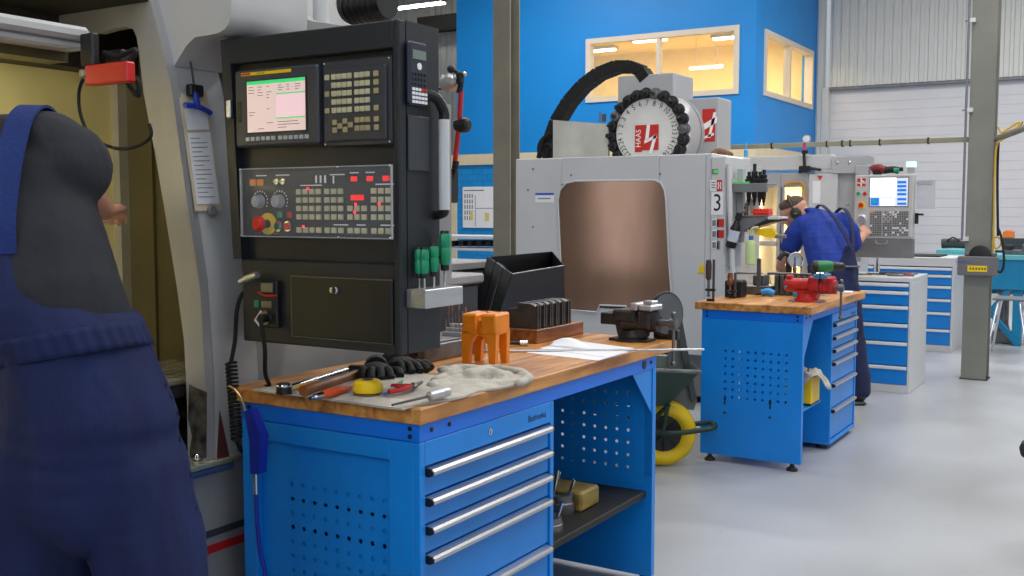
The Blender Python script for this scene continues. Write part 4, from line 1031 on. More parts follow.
# ================================================================== THINGS ON THE LOWER SHELF OF THE NEAR BENCH
zs_ = .35
def chuck(x, y, r, h, lab, m):
    t = thing('chuck_part', lab, 'chuck', (x, y, zs_), 0, 'steel chuck parts on the lower shelf')
    M(m).lathe([(r, 0), (r, h*.55), (r*.92, h*.6), (r*.92, h), (r*.4, h), (r*.4, h*.5), (0, h*.5)], (x, y, zs_), (0, 0, 1), 26).build('body', t)
    for k in range(3):
        a = k*2.1+.4; M(m_chrome).cyl((x+r*.6*cos(a), y+r*.6*sin(a), zs_+h*.9), (x+r*.6*cos(a)+.02*sin(a*3), y+r*.6*sin(a), zs_+h+.05+.02*k), .006, n=8).build('stud', t)
p = at_z(570, 528, zs_+.03); chuck(-1.64, p.y+.02, .05, .05, 'low round steel chuck part nearest the front of the shelf', m_steel)
p = at_z(594, 508, zs_+.05); chuck(-1.72, p.y+.06, .06, .065, 'taller round steel chuck part in the middle of the shelf', m_steel)
t = thing('angle_head', 'dark cast angle head with a hose arm at the back of the shelf', 'tool head', (-1.87, 2.98, zs_))
M(m_dsteel).box(-1.94, -1.79, 2.90, 3.06, zs_, zs_+.10, .012).cyl((-1.865, 2.98, zs_+.09), (-1.865, 2.98, zs_+.15), .05, .045, 22).box(-1.83, -1.76, 2.93, 3.02, zs_+.05, zs_+.09, .006).build('body', t)
M(m_alu).tube([(-1.80, 2.93, zs_+.14), (-1.76, 2.97, zs_+.17), (-1.73, 3.0, zs_+.12)], .006, 8, 4).tube([(-1.73, 3.0, zs_+.12), (-1.70, 2.94, zs_+.07)], .005, 8).build('arm', t)
o = M(wood_mat('ochre_wood', (118, 100, 40), (150, 128, 58), (170, 146, 72))).box(-1.86, -1.64, 3.15, 3.29, zs_, zs_+.07, .008).build('wood_block'); tag(o, 'ochre wooden block at the far end of the lower shelf', 'wood block')
o = M(m_dsteel).box(-2.0, -1.8, 3.08, 3.3, zs_, zs_+.055, .006).cyl((-1.9, 3.2, zs_+.055), (-1.9, 3.2, zs_+.085), .05, n=20).build('base_plate'); tag(o, 'dark steel plate with a round boss behind the ochre block', 'steel plate')
o = M(m_dsteel).box(-1.95, -1.62, 2.86, 3.28, 0, .03, .004).build('floor_plate'); tag(o, 'dark steel plate lying on the floor under the near bench', 'steel plate')
# ================================================================== BLACK SWARF HOPPER behind the near bench
t = thing('swarf_hopper', 'black sheet-metal hopper with sloped sides behind the near workbench', 'hopper', (-2.6, 3.8, 0))
mh = mat('black_sheet_steel', (17, 17, 19), .4, .1, var=.1, scale=5)
XA, XR = -2.36, -2.72
front = [at_x(u, v, XA) for u, v in ((512, 274), (564, 265.5), (565, 306), (558, 330), (500, 352), (488, 352))]
rear = [at_x(u, v, XR) for u, v in ((488, 257), (552, 251.5), (556, 264), (558, 330), (465, 350))]
M(mh).prism(front, (-.004, 0, 0)).build('front_sheet', t)
M(mh).prism(rear, (-.004, 0, 0)).build('rear_sheet', t)
a0, a1 = at_x(488, 257, XR), at_x(465, 346, XR); b0, b1 = at_x(512, 274, XA), at_x(489, 350, XA)
for k in range(3):
    f0, f1 = k/3, (k+1)/3-.03
    q = [a0.lerp(b0, f0), a0.lerp(b0, f1), a1.lerp(b1, f1), a1.lerp(b1, f0)]
    M(mh).prism(q, (0, .012+.014*(k % 2), 0)).build('sloped_sheet', t)
M(m_steel).tube([a0.lerp(b0, .62), a1.lerp(b1, .62)], .004, 6).build('edge_strip', t)
M(m_alu).tube([b0, at_x(564, 265.5, XA)], .003, 6).build('edge_strip', t)
e0, e1 = at_x(552, 251.5, XR), at_x(564, 265.5, XA)
M(mh).prism([e0, e1, Vector((e1.x, e1.y, .5)), Vector((e0.x, e0.y, .5))], (0, .004, 0)).build('end_sheet', t)
yy0, yy1 = at_x(488, 350, XA).y, e0.y
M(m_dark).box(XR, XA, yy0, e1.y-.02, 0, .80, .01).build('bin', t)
# ================================================================== MACHINING CENTRE (machine 3)
YM = 7.0
m_mw = mat('mill_light_grey_paint', (200, 201, 203), .4, var=.03, scale=2, bump=.015)
m_poly = mat('smoky_brown_polycarbonate', (140, 110, 92), .13, .8, var=.10, scale=1.6, stretch=(2.2, 1, .8))
m_disc = mat('white_disc_paint', (218, 216, 212), .45, var=.04)
def V(u, v, y=YM, off=0.0): return at_y(u, v, y-off)
def vbox(mb, u0, v0, u1, v1, y0, y1, bev=.004, yr=YM):
    a, c = at_y(u0, v0, yr), at_y(u1, v1, yr); return mb.box(a.x, c.x, yr+y0, yr+y1, c.z, a.z, bev)
t = thing('machining_centre', 'light grey milling machine with brown window and round tool changer on top, marked 3', 'machine', (-3.4, 7.8, 0))
mx0, mx1 = V(515.5, 200).x, V(706, 200).x
mt, mbz = 1.795, .36
en = M(mm := m_mw)
# enclosure sheet with window opening: pieces around the opening
wl, wr = V(559, 200).x, V(660, 200).x
wz1, wz0 = V(610, 181).z, V(610, 311).z
en.box(mx0, wl+.02, YM, YM+.04, mbz, mt, .006).box(wr-.01, mx1, YM, YM+.04, mbz, mt, .006).box(wl+.02, wr-.01, YM, YM+.04, wz1-.02, mt, .004).box(wl+.02, wr-.01, YM, YM+.04, mbz, wz0+.02, .004)
en.box(mx0, mx0+.03, YM+.04, YM+1.5, mbz, mt).box(mx1-.03, mx1, YM+.04, YM+.82, mbz, mt).box(mx1-.33, mx1-.03, YM+.79, YM+.82, mbz, mt).box(mx1-.36, mx1-.33, YM+.79, YM+1.5, mbz, mt).box(mx0+.03, mx1-.36, YM+1.47, YM+1.5, mbz, mt).box(mx0+.03, mx1-.36, YM+.04, YM+1.47, mt-.03, mt-.001).box(mx1-.36, mx1-.03, YM+.04, YM+.79, mt-.03, mt-.001)
en.build('enclosure', t)
pw = [(558, 200), (560, 190), (566, 183), (575, 181), (655, 180), (661, 183), (664.5, 190), (666, 200), (669, 260), (673, 316), (629, 314), (626, 306), (600, 305), (597, 312), (563, 309)]
M(m_poly).prism([V(u, v, YM, .012) for u, v in pw], (0, .012, 0)).build('window_pane', t)
rim = M(m_white); L_ = [V(u, v, YM, .010) for u, v in pw]; rim.tube(L_+[L_[0]], .008, 6); rim.build('window_rim', t)
for u, v in ((533, 169), (533, 227), (571, 175), (660, 174), (528, 190)): M(m_dgrey).lathe([(0, 0), (.009, 0), (.006, .005), (0, .006)], V(u, v), (0, -1, 0), 10).build('screw', t)
pl = M(m_paper); vbox(pl, 535.5, 193, 554, 202.5, -.003, 0, 0); pl.mat(mat('label_blue', (60, 90, 190), .5)); vbox(pl, 535.5, 193, 554, 195, -.004, -.003, 0); pl.mat(m_inkg); vbox(pl, 538, 198, 551, 199, -.004, -.003, 0)
o = pl.build('name_plate', t); o['label'] = 'white plate with a blue band'
# corner column with sign plates and base
c = M(m_mw).box(mx1, mx1+.045, YM-.01, YM+.82, mbz-.02, mt, .006).box(mx1+.045, mx1+.155, YM-.03, YM+.35, .30, mt-.02, .01); c.build('corner_post', t)
px0 = mx1+.045
def plate(u0, v0, u1, v1, m_, d=.002):
    mb = M(m_); return vbox(mb, u0, v0, u1, v1, -d, 0, 0, YM-.031)
pb = plate(710.5, 180, 716.5, 191, m_paper); pb.mat(m_inkg)
for v in (182, 184.5, 187): vbox(pb, 711.5, v, 715.5, v+1, -.003, -.002, 0, YM-.031)
pb.mat(m_haas); vbox(pb, 717, 180, 722, 191, -.002, 0, 0, YM-.031); pb.mat(m_wlet)
for a_, b_ in ((718, 182), (720.3, 182)): vbox(pb, a_, b_, a_+.9, b_+7, -.003, -.002, 0, YM-.031)
vbox(pb, 718, 185, 721.2, 186.2, -.003, -.002, 0, YM-.031)
pb.build('maker_plate', t)
nb = plate(711.5, 192, 723, 215, m_paper); nb.mat(m_ink)
q = V(717.3, 203.5, YM-.031, .0028); nb.text('3', .17, ry_face(q), .8)
o = nb.build('number_sign', t); o['label'] = 'white sign with a black figure 3'
for v0, v1 in ((219, 227), (230, 238), (241, 249)):
    s = plate(712, v0, 718.5, v1, m_paper); s.mat(m_inkg); vbox(s, 712.5, v0+1, 716, v1-1, -.003, -.002, 0, YM-.031)
    s.mat(m_haas if v0 < 240 else m_inkg); vbox(s, 717, v0, 724 if v0 < 240 else 720, v1, -.002, 0, 0, YM-.031); s.build('warning_plate', t)
gp = plate(712, 169, 718, 174, m_dgrey); gp.mat(mat('green_screen', (70, 190, 70), .4, emit=.5, var=0)); vbox(gp, 714, 170, 718, 173, -.003, -.002, 0, YM-.031); gp.build('counter_window', t)
a = V(697.5, 273); b_ = V(705, 273); cc = V(702, 261)
o = M(m_yel).prism([a+Vector((0, -.004, 0)), b_+Vector((0, -.004, 0)), cc+Vector((0, -.004, 0))], (0, .003, 0)).build('warning_triangle', t); o['label'] = 'yellow warning triangle'
M(m_white).tube([V(729, 164, YM-.03), V(730, 210, YM-.03), V(732.5, 262, YM-.03), V(735, 300, YM-.03)], .018, 8).build('drip_tube', t)
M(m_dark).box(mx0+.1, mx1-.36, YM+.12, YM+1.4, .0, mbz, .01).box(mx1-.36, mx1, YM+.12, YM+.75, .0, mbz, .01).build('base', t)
M(m_dgrey).box(mx1-.25, mx1+.02, YM+.06, YM+.12, .05, mbz, .01).build('base_foot', t)
# splash panel, tool changer, column cover
yp = YM+.55
sp_ = M(mat('oatmeal_sheet', (192, 190, 182), .45)); sp_.prism([at_y(u, v, yp) for u, v in ((553, 120), (608, 124), (608, 160), (553, 160))], (0, .03, 0)); sp_.build('splash_sheet', t)
yc = YM+.62
ctr = at_y(648.5, 133, yc); rad = abs(at_y(688, 133, yc).x-ctr.x)
dr = M(m_grey).lathe([(rad*.99, .06), (rad*1.0, .10), (rad*1.0, .5), (rad*.93, .52), (0, .52)], ctr, (0, 1, 0), 48).mat(m_dgrey).lathe([(rad*1.005, .27), (rad*1.015, .28), (rad*1.005, .29)], ctr, (0, 1, 0), 48, False).build('tool_changer_drum', t)
M(m_disc).lathe([(0, -.03), (rad*.80, -.03), (rad*.82, -.02), (rad*.82, .02), (rad*.99, .03), (rad*.99, .06)], ctr, (0, 1, 0), 48).build('tool_disc', t)
for i in range(24):
    an = 2*pi*i/24+.06; p = ctr+Vector((cos(an), 0, sin(an)))*rad*.925
    if p.z < mt-.06: continue
    mb = M(m_black if i % 5 else m_steel).lathe([(.040, .02), (.050, .0), (.050, -.018), (.034, -.022), (.038, -.05), (.02, -.055), (.02, -.07 if i % 3 else -.11), (0, -.07 if i % 3 else -.11)], p, (0, 1, 0), 14)
    mb.mat(m_dsteel).lathe([(.013, -.06), (.011, -.12 if i % 2 else -.09), (0, -.12 if i % 2 else -.09)], p, (0, 1, 0), 10); mb.build('tool_holder', t)
nm = M(m_ink)
for i in range(24):
    an = pi/2-2*pi*i/24; p = ctr+Vector((cos(an), 0, sin(an)))*rad*.70+Vector((0, -.0315, 0))
    if p.z < mt-.05: continue
    R = frame(p, (cos(an-pi/2), 0, sin(an-pi/2)), (cos(an), 0, sin(an)))
    nm.text(str((i+6) % 24+1), .062, R, .85)
nm.build('tool_numbers', t)
lc = at_y(648, 137.5, yc-.033); s = .18
lg = M(m_haas); Tl = ry_face(lc) @ Matrix.Rotation(radians(0), 4, 'Z')
lg.T = Tl; lg.box(-s*.28, s*.5, -s*.55, s*.55, 0, .001).box(-s*.62, -s*.28, -s*.62, s*.55, 0, .001)
lg.mat(m_wlet); z = .0013
lg.prism([(-.01, s*.55, z), (.018, s*.55, z), (.004, -s*.1, z), (-.024, -s*.1, z)], (0, 0, .001))
lg.prism([(s*.28, s*.1, z), (s*.42, s*.1, z), (s*.2, -s*.7, z), (s*.05, -s*.7, z)], (0, 0, .001))
lg.prism([(-.03, -s*.12, z), (s*.42, s*.12, z), (s*.42, -s*.02, z), (-.03, -s*.26, z)], (0, 0, .001))
lg.T = Tl @ Matrix.Translation((-s*.45, -.005, .0012)) @ Matrix.Rotation(pi/2, 4, 'Z'); lg.text('HAAS', .062, Matrix.Identity(4), .9)
o = lg.build('maker_logo', t); o['label'] = 'red and white maker logo'
# grey head box and rear motor box
yh = YM+.68
a, b_ = at_y(618, 76.5, yh), at_y(673, 110, yh)
M(m_grey).box(a.x, b_.x, yh, yh+.42, b_.z-.05, a.z, .006).build('head_cover', t)
yr = YM+.98
a, b_ = at_y(686, 99, yr), at_y(707, 155, yr)
M(m_grey).box(a.x, b_.x+.09, yr, yr+.3, mt-.03, a.z, .006).build('drive_cover', t)
xr = b_.x+.091
mb = M(m_haas); zc = (a.z+mt)/2+.03; mb.T = ry_face((xr-.085, yr-.001, zc)) ; mb.box(-.05, .06, -.13, .13, 0, .001); mb.mat(m_wlet)
mb.prism([(-.06, .0, .0012), (.075, .07, .0012), (.075, .02, .0012), (-.06, -.05, .0012)], (0, 0, .001)).prism([(.0, -.1, .0012), (.02, -.1, .0012), (.07, .1, .0012), (.045, .1, .0012)], (0, 0, .001))
mb.prism([(-.05, -.095, .0012), (.05, -.06, .0012), (.05, -.08, .0012), (-.05, -.115, .0012)], (0, 0, .001))
o = mb.build('side_logo', t); o['label'] = 'red side logo with white strokes'
# cable chain arc
ych = YM+.75
arc = [at_y(u, v, ych) for u, v in ((547, 158), (551, 142), (558, 122), (570, 102), (584, 86), (600, 74), (618, 67), (632, 67), (642, 71), (648, 80))]
ch = M(m_rubber); N_ = []
for i in range(len(arc)-1):
    for k in range(4): N_.append(arc[i].lerp(arc[i+1], k/4))
N_.append(arc[-1])
for i in range(len(N_)-1):
    p, q = N_[i], N_[i+1]; d = (q-p).normalized(); R = frame((0, 0, 0), d, None, (0, -1, 0)).to_3x3()
    ch.boxc((p+q)/2, ((q-p).length*.99, .095, .15), R, .004)
ch.build('cable_chain', t)
cb = M(m_rubber)
for k, pts in enumerate((((540, 160), (539, 146), (545, 137), (552, 140), (551, 158)), ((546, 160), (541, 150), (548, 144), (553, 150)), ((538, 158), (543, 140), (551, 133)))):
    cb.tube([at_y(u, v, ych-.05-.02*k) for u, v in pts], .016, 8, 5)
cb.build('cable_loops', t)
M(m_steel).cyl(at_y(604, 122, yc), at_y(604, 114, yc), .018, n=10).cyl(at_y(600, 122, yc), at_y(600, 112, yc), .008, n=8).build('valve', t)
o = M(mat('brown_leather', (130, 96, 66), .7)).tube([at_y(712, 156, YM+.6), at_y(718, 152, YM+.62), at_y(724, 153, YM+.6), at_y(730, 156, YM+.55)], .03, 10, 4).build('cable_cover', t)
# ------------------------------------------------------------------ side shelf with tools
xs0 = px0+.11; YS = YM+.02
def sbox(mb, u0, v0, u1, v1, y0, y1, bev=.003): return vbox(mb, u0, v0, u1, v1, y0, y1, bev, YS)
ts = thing('tool_shelf', 'grey two-level tool shelf bracketed to the corner of the milling machine', 'shelf', (xs0+.2, YS+.1, 1.2))
mb = M(m_dgrey); sbox(mb, 729.5, 183.5, 767, 192, 0, .03); sbox(mb, 729.5, 183.5, 767, 185, .03, .22); mb.build('rack', ts)
b = M(m_dgrey); b.prism([at_y(u, v, YS) for u, v in ((741, 218), (768, 217.5), (768, 221), (757, 228), (746, 232), (741, 232))], (0, .015, 0)); b.build('bracket', ts)
mb = M(m_steel); sbox(mb, 741, 215.5, 770, 218, 0, .25); mb.build('shelf_plate', ts)
mb = M(m_black); mb.prism([at_y(u, v, YS-.02) for u, v in ((745, 230), (752, 228.5), (772, 222), (780, 220.5), (781, 219), (768, 218.5)) ], (0, .18, 0)); mb.build('tray', ts)
mb = M(m_white); sbox(mb, 769, 216.5, 781, 219.5, -.03, .16); mb.build('tray_lip', ts)
mb = M(m_grey); mb.box(xs0-.0, xs0+.03, YS+.0, YS+.2, 1.0, 1.62); sbox(mb, 732, 168, 737, 243, .1, .16); mb.build('mounting_plate', ts)
gt = M(mat('green_rubber_strip', (90, 220, 110), .5)); sbox(gt, 730, 181.8, 748, 183.6, .02, .2, .002); o = gt.build('mat_strip', ts); o['label'] = 'bright green strip'
hold = [(749, 188, 12, 0), (754.5, 178, 20, 1), (760, 186, 12, 0), (764, 184, 14, 2)]
labs = ['short black tool holder at the inner end of the grey rack', 'tallest black tool holder standing on the grey rack', 'short black tool holder right of the tallest one on the rack', 'slim black tool holder at the outer end of the grey rack']
for (u, v, h, kd), lab in zip(hold, labs):
    p = at_y(u, 183.5, YS+.06); H = h*.0068
    q = thing('tool_holder', lab, 'tool holder', p, 0, 'tool holders on the grey rack')
    M(m_black).lathe([(.022, -.0), (.028, .012), (.028, .03), (.018, .036), (.022, .05), (.022, H*.6), (.012, H*.65), (.012, H), (0, H)], p, (0, 0, 1), 16).build('collet_chuck', q)
    M(m_dsteel).lathe([(.019, -.0), (.011, -.075), (.007, -.08), (.007, -.1), (0, -.1)], p-Vector((0, 0, .053)), (0, 0, 1), 14).build('taper', q)
for u, lab in ((749, 'white squeeze bottle nearest the machine on the tool shelf'), (756, 'white squeeze bottle behind the red box on the tool shelf')):
    p = at_y(u, 215.5, YS+.10); q = thing('squeeze_bottle', lab, 'bottle', p, 0, 'white bottles on the tool shelf')
    M(m_white).lathe([(.022, 0), (.024, .01), (.024, .10), (.012, .125)], p, (0, 0, 1), 16).build('body', q); M(m_cream).lathe([(.012, .125), (.012, .14), (.005, .145), (.003, .17), (0, .17)], p, (0, 0, 1), 12).build('nozzle', q)
p = at_y(752.5, 216, YS+.02); q = at_y(768.5, 208.5, YS+.02)
rb = thing('red_parts_box', 'red plastic parts box on the lower tool shelf', 'box', (p.x, YS+.08, p.z))
mr = mat('coral_red_plastic', (232, 62, 44), .4)
M(mr).box(p.x, q.x, YS+.02, YS+.12, p.z, q.z-.012, .005).build('tray', rb)
mb = M(mr)
for i in range(5): mb.box(p.x+.006+i*.023, p.x+.022+i*.023, YS+.016, YS+.118, q.z-.016, q.z, .003)
mb.box(p.x-.004, q.x+.004, YS+.012, YS+.124, (p.z+q.z)/2-.006, (p.z+q.z)/2+.002, .002); mb.build('lid', rb)
p = at_y(746, 216, YS+.06); o = M(mat('brown_glass', (110, 80, 50), .3)).lathe([(.014, 0), (.016, .01), (.016, .06), (.008, .075), (.008, .09), (0, .09)], p, (0, 0, 1), 14).build('small_bottle'); tag(o, 'small brown bottle left of the red parts box', 'bottle')
# black spray bottle hung tilted, green spray bottle, yellow gun
sb = thing('black_bottle', 'black spray bottle with white label hanging tilted on the machine corner', 'bottle', at_y(733, 246, YS-.05))
a, b_ = at_y(730.5, 247.5, YS-.05), at_y(739.5, 213, YS-.05); d = (b_-a).normalized(); Ln = (b_-a).length
M(m_black).lathe([(.03, 0), (.036, .01), (.036, Ln*.55), (.02, Ln*.72), (.016, Ln*.8), (.022, Ln*.82), (.022, Ln), (0, Ln)], a, d, 20).build('body', sb)
M(mat('label_white_blue', (206, 214, 232), .6)).lathe([(.0368, Ln*.18), (.0368, Ln*.5)], a, d, 20, False).build('label', sb)
M(m_dgrey).cyl(b_, b_+d*.02+Vector((.03, 0, .0)), .012, n=10).build('trigger', sb)
gs = thing('spray_bottle', 'clear spray bottle with pale green liquid hanging from the lower tool shelf', 'spray bottle', at_y(751, 264, YS-.04))
mgq = mat('pale_green_liquid', (205, 228, 160), .25, var=.08, alpha=.93)
p = at_y(750.5, 264.5, YS-.04); H = at_y(750.5, 240, YS-.04).z-p.z
M(mgq).lathe([(.03, 0), (.036, .006), (.036, H*.82), (.028, H*.95), (.014, H)], p, (0, 0, 1), 20).build('body', gs)
M(mat('cap_blue', (60, 120, 200), .4)).lathe([(.015, H), (.015, H+.028)], p, (0, 0, 1), 16).build('collar', gs)
M(m_cream).tube([p+Vector((0, 0, H+.028)), p+Vector((-.0, 0, H+.055)), p+Vector((.015, 0, H+.08)), p+Vector((.05, 0, H+.085))], .012, 10, 3).tube([p+Vector((-.02, 0, H+.075)), p+Vector((-.028, 0, H+.04))], .005, 6).build('spray_head', gs)
yg = thing('yellow_gun', 'yellow blow gun hanging under the tool shelf tray', 'air gun', at_y(766, 236, YS))
M(m_yel).prism([at_y(u, v, YS-.03) for u, v in ((754, 229), (772, 228), (776, 234), (774, 238), (766, 237.5), (755, 234))], (0, .04, 0)).build('body', yg)
M(m_dgrey).tube([at_y(774, 236, YS-.01), at_y(786, 236.5, YS-.01)], .014, 10).build('barrel', yg)
# ================================================================== SECOND MACHINING CENTRE behind
Y4 = 8.6
def v4(mb, u0, v0, u1, v1, y0, y1, bev=.004): return vbox(mb, u0, v0, u1, v1, y0, y1, bev, Y4)
t = thing('machining_centre', 'rear white milling machine with lit door windows and a screen arm, before the bent worker', 'machine', (-2.6, 9.2, 0))
x0, x1 = at_y(724, 200, Y4).x, at_y(833, 200, Y4).x
mb = M(m_mw); z4 = at_y(790, 172.5, Y4).z
v4(mb, 724, 168, 757, 380, 0, .05); v4(mb, 809, 174, 833, 380, 0, .05); mb.box(x0, x0+.03, Y4+.05, Y4+1.3, .2, z4).box(x1-.03, x1, Y4+.05, Y4+1.3, .2, z4).box(x0, x1, Y4+1.27, Y4+1.3, .2, z4).box(x0, x1, Y4+.05, Y4+1.3, z4-.03, z4)
mb.build('enclosure', t)
md_ = mat('door_grey_paint', (168, 170, 174), .4, var=.04)
mb = M(md_)
for u0, u1, u2, u3 in ((757, 758.5, 776.5, 780), (780, 782.5, 801, 808)):
    v4(mb, u0, 173, u3, 187, .01, .04); v4(mb, u0, 187, u1, 292, .01, .04); v4(mb, u2, 187, u3, 292, .01, .04); v4(mb, u0, 292, u3, 380, .01, .04)
v4(mb, 758.5, 241, 776.5, 246, .01, .04, 0)
mb.build('door', t)
mo = mat('amber_edge', (190, 140, 60), .35); mb = M(mo); mb.tube([at_y(u, v, Y4-.004) for u, v in ((784, 184), (799, 182), (804, 188), (805, 200))], .012, 8, 4); mb.build('door_seal', t)
mi = mat('lit_cream_interior', (242, 208, 136), .6); mb = M(mi); v4(mb, 757, 180, 808, 300, .75, .78, 0); v4(mb, 757, 300, 808, 304, .06, .75, 0); mb.build('inner_wall', t)
area('machine_light', (at_y(780, 190, Y4).x, Y4+.35, z4-.06), .5, .3, 46, (1, .76, .38))
M(m_lampw).box(at_y(768, 190, Y4).x, at_y(800, 190, Y4).x, Y4+.60, Y4+.64, z4-.10, z4-.05).build('work_lamp', t)
mb = M(m_paper); v4(mb, 813, 181, 820, 203, -.003, 0, 0); mb.build('paper_sheet', t)
mb = M(m_haas); q = [at_y(u, v, Y4-.003) for u, v in ((817, 175.5), (823, 175.5), (820, 180.5))]; mb.prism(q, (0, .002, 0)); o = mb.build('warning_mark', t); o['label'] = 'small red triangle mark'
mb = M(m_mw); v4(mb, 722, 157.5, 832, 169, .02, .12); mb.build('cross_arm', t)
mb = M(m_grey); v4(mb, 832, 156.5, 870, 173, -.01, .14); v4(mb, 832, 173, 858, 262, .04, .12); mb.build('arm_bracket', t)
for u, v in ((837, 162.5), (849, 162.5), (857, 169), (864, 170), (847, 204)): M(m_alu).lathe([(0, 0), (.016, 0), (.011, .006), (0, .007)], at_y(u, v, Y4-(.01 if v < 180 else -.04)), (0, -1, 0), 10).build('bolt', t)
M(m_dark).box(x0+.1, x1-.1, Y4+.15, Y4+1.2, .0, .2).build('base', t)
# gauge stand on top of the arm
gg = thing('gauge_stand', 'pink and black gauge stand with a small round dial on top of the rear machine', 'gauge stand', at_y(805, 168, Y4+.05))
def G(u, v): return at_y(u, v, Y4+.0)
mk = mat('magenta_rod', (225, 60, 110), .4)
M(mk).cyl(G(804.3, 153), G(804.5, 143), .012, n=10).build('red_rod', gg)
M(m_black).cyl(G(804.5, 168), G(804, 153), .012, n=10).boxc(G(805, 152), (.05, .03, .03), None, .005).boxc(G(805, 169), (.09, .06, .05), None, .005).tube([G(808, 168), G(815, 169), G(821, 170)], .012, 8).cyl(G(801, 168), G(799.5, 173), .012, n=8).build('clamp', gg)
M(m_alu).lathe([(0, -.01), (.03, -.01), (.034, 0), (.034, .02), (0, .021)], G(807, 139), (0, -1, 0), 20).mat(m_paper).lathe([(0, .0215), (.026, .0215), (.026, .0225), (0, .0225)], G(807, 139), (0, -1, 0), 20).build('dial_gauge', gg)
o = M(mat('cyan_plastic', (80, 170, 220), .4)).lathe([(.018, 0), (.018, .06), (.008, .07), (.006, .13), (0, .13)], at_y(746, 157.5, Y4+.07), (0, 0, 1), 12).build('glue_bottle'); tag(o, 'small light blue bottle standing on the white arm of the rear machine', 'bottle')
# ------------------------------------------------------------------ control pendant
YP = 8.52
def P_(u, v, off=0): return at_y(u, v, YP-off)
def pbox(mb, u0, v0, u1, v1, y0, y1, bev=.003): return vbox(mb, u0, v0, u1, v1, y0, y1, bev, YP)
t = thing('control_pendant', 'grey control pendant with lit screen and keypad, touched by the bent worker', 'control panel', P_(884, 258))
m_pd = mat('warm_grey_pendant', (190, 188, 184), .45, var=.03)
mb = M(m_pd); pbox(mb, 855, 175, 912, 238, 0, .1, .008); mb.build('housing', t)
mb = M(mat('mid_grey_steel', (134, 132, 132), .35, .3, var=.08)); pbox(mb, 855, 238, 912, 258.5, .012, .1, .004); mb.build('lower_panel', t)
mb = M(m_dgrey); mb.tube([P_(876, 240.5, .0), P_(877, 244, .02), P_(886, 244, .02), P_(887, 240.5, .0)], .006, 8, 3); mb.build('handle', t)
mb = M(m_inkg); pbox(mb, 869.5, 177, 908.5, 207, -.004, 0, .001); o = mb.build('screen_bezel', t)
ms = mat('white_lit_screen', (250, 252, 255), .3, var=0, emit=1.1); mb2 = mat('screen_blue', (30, 110, 210), .3, var=0, emit=.6); mg2 = mat('screen_teal', (30, 150, 160), .3, var=0, emit=.5)
sc_ = M(ms); pbox(sc_, 870.5, 178, 896, 197, -.006, -.004, 0); sc_.mat(mat('screen_pale', (196, 206, 220), .3, var=0, emit=.6)); pbox(sc_, 896.3, 178, 907.5, 206, -.006, -.004, 0); pbox(sc_, 870.5, 197.3, 896, 206, -.006, -.004, 0)
sc_.mat(mb2)
for v in (181, 185, 189, 193, 198, 202.5): pbox(sc_, 897.5, v, 906.5, v+2.4, -.007, -.006, 0)
pbox(sc_, 871, 198, 879, 205.5, -.007, -.006, 0); sc_.mat(mg2); pbox(sc_, 872.5, 199.5, 876, 203, -.008, -.007, 0); sc_.mat(ms)
for u, v in ((880.5, 198.5), (888, 198.5), (880.5, 202.5), (888, 202.5)): pbox(sc_, u, v, u+6.5, v+3, -.007, -.006, 0)
sc_.build('screen', t)
mb = M(m_haas); pbox(mb, 857.5, 178.5, 865.5, 186, -.002, 0, 0); mb.mat(m_wlet); pbox(mb, 860.8, 178.5, 861.8, 186, -.003, -.002, 0); pbox(mb, 857.5, 182.6, 865.5, 183.4, -.003, -.002, 0); mb.prism([P_(862, 180, .0035), P_(865.5, 182, .0035), P_(862, 182, .0035)], (0, .0005, 0)); mb.build('maker_plate', t)
for u, v, m_, lb in ((858.5, 193.5, m_green, 'green'), (865, 193.5, m_red, 'red')):
    o = M(m_).lathe([(.014, 0), (.014, .012), (0, .014)], P_(u, v), (0, -1, 0), 16).build('push_button', t); o['label'] = lb+' round button'
o = M(m_yel).lathe([(.028, 0), (.028, .006), (0, .006)], P_(862, 205), (0, -1, 0), 20).mat(m_red).lathe([(.012, .006), (.02, .02), (.018, .03), (0, .033)], P_(861.5, 205), (0, -1, 0), 18).build('emergency_stop', t); o['label'] = 'red stop button on a yellow ring'
M(m_alu).lathe([(.038, 0), (.038, .012), (.028, .016), (.026, .03), (0, .03)], P_(862, 219), (0, -1, 0), 24).build('jog_wheel', t)
o = M(m_green).box(P_(857, 233).x, P_(860, 233).x, YP-.008, YP, P_(857, 235).z, P_(857, 232).z, .002).build('push_button', t); o['label'] = 'small green square button'
kb = M(m_cream); md2 = mat('dark_keys', (96, 96, 98), .5)
pbx = M(mat('keypad_plate', (170, 168, 164), .5)); pbox(pbx, 869, 210, 908.5, 236.5, -.003, 0, .001); pbx.build('keypad_plate', t)
for j in range(11):
    for i in range(16):
        u = 870.5+i*2.3+(1 if i > 4 else 0)+(.6 if i > 8 else 0); v = 211.5+j*2.25
        if u > 907 or (4 < i < 9 and j < 5 and (i+j) % 2): continue
        kb.mat(m_org if (j == 0 and i < 2) else md2 if random.random() < .85 else m_paper); pbox(kb, u, v, u+1.5, v+1.5, -.007, -.003, 0)
kb.build('keys', t)
mb = M(m_grey); pbox(mb, 906.5, 166, 912.5, 176, .03, .08, .002); mb.build('beacon_post', t)
mb = M(mat('green_white_beacon', (190, 240, 210), .3, emit=1.0, var=0)); pbox(mb, 905.5, 161.5, 914.5, 167, .02, .09, .004); o = mb.build('beacon', t); o['label'] = 'pale green signal beacon'
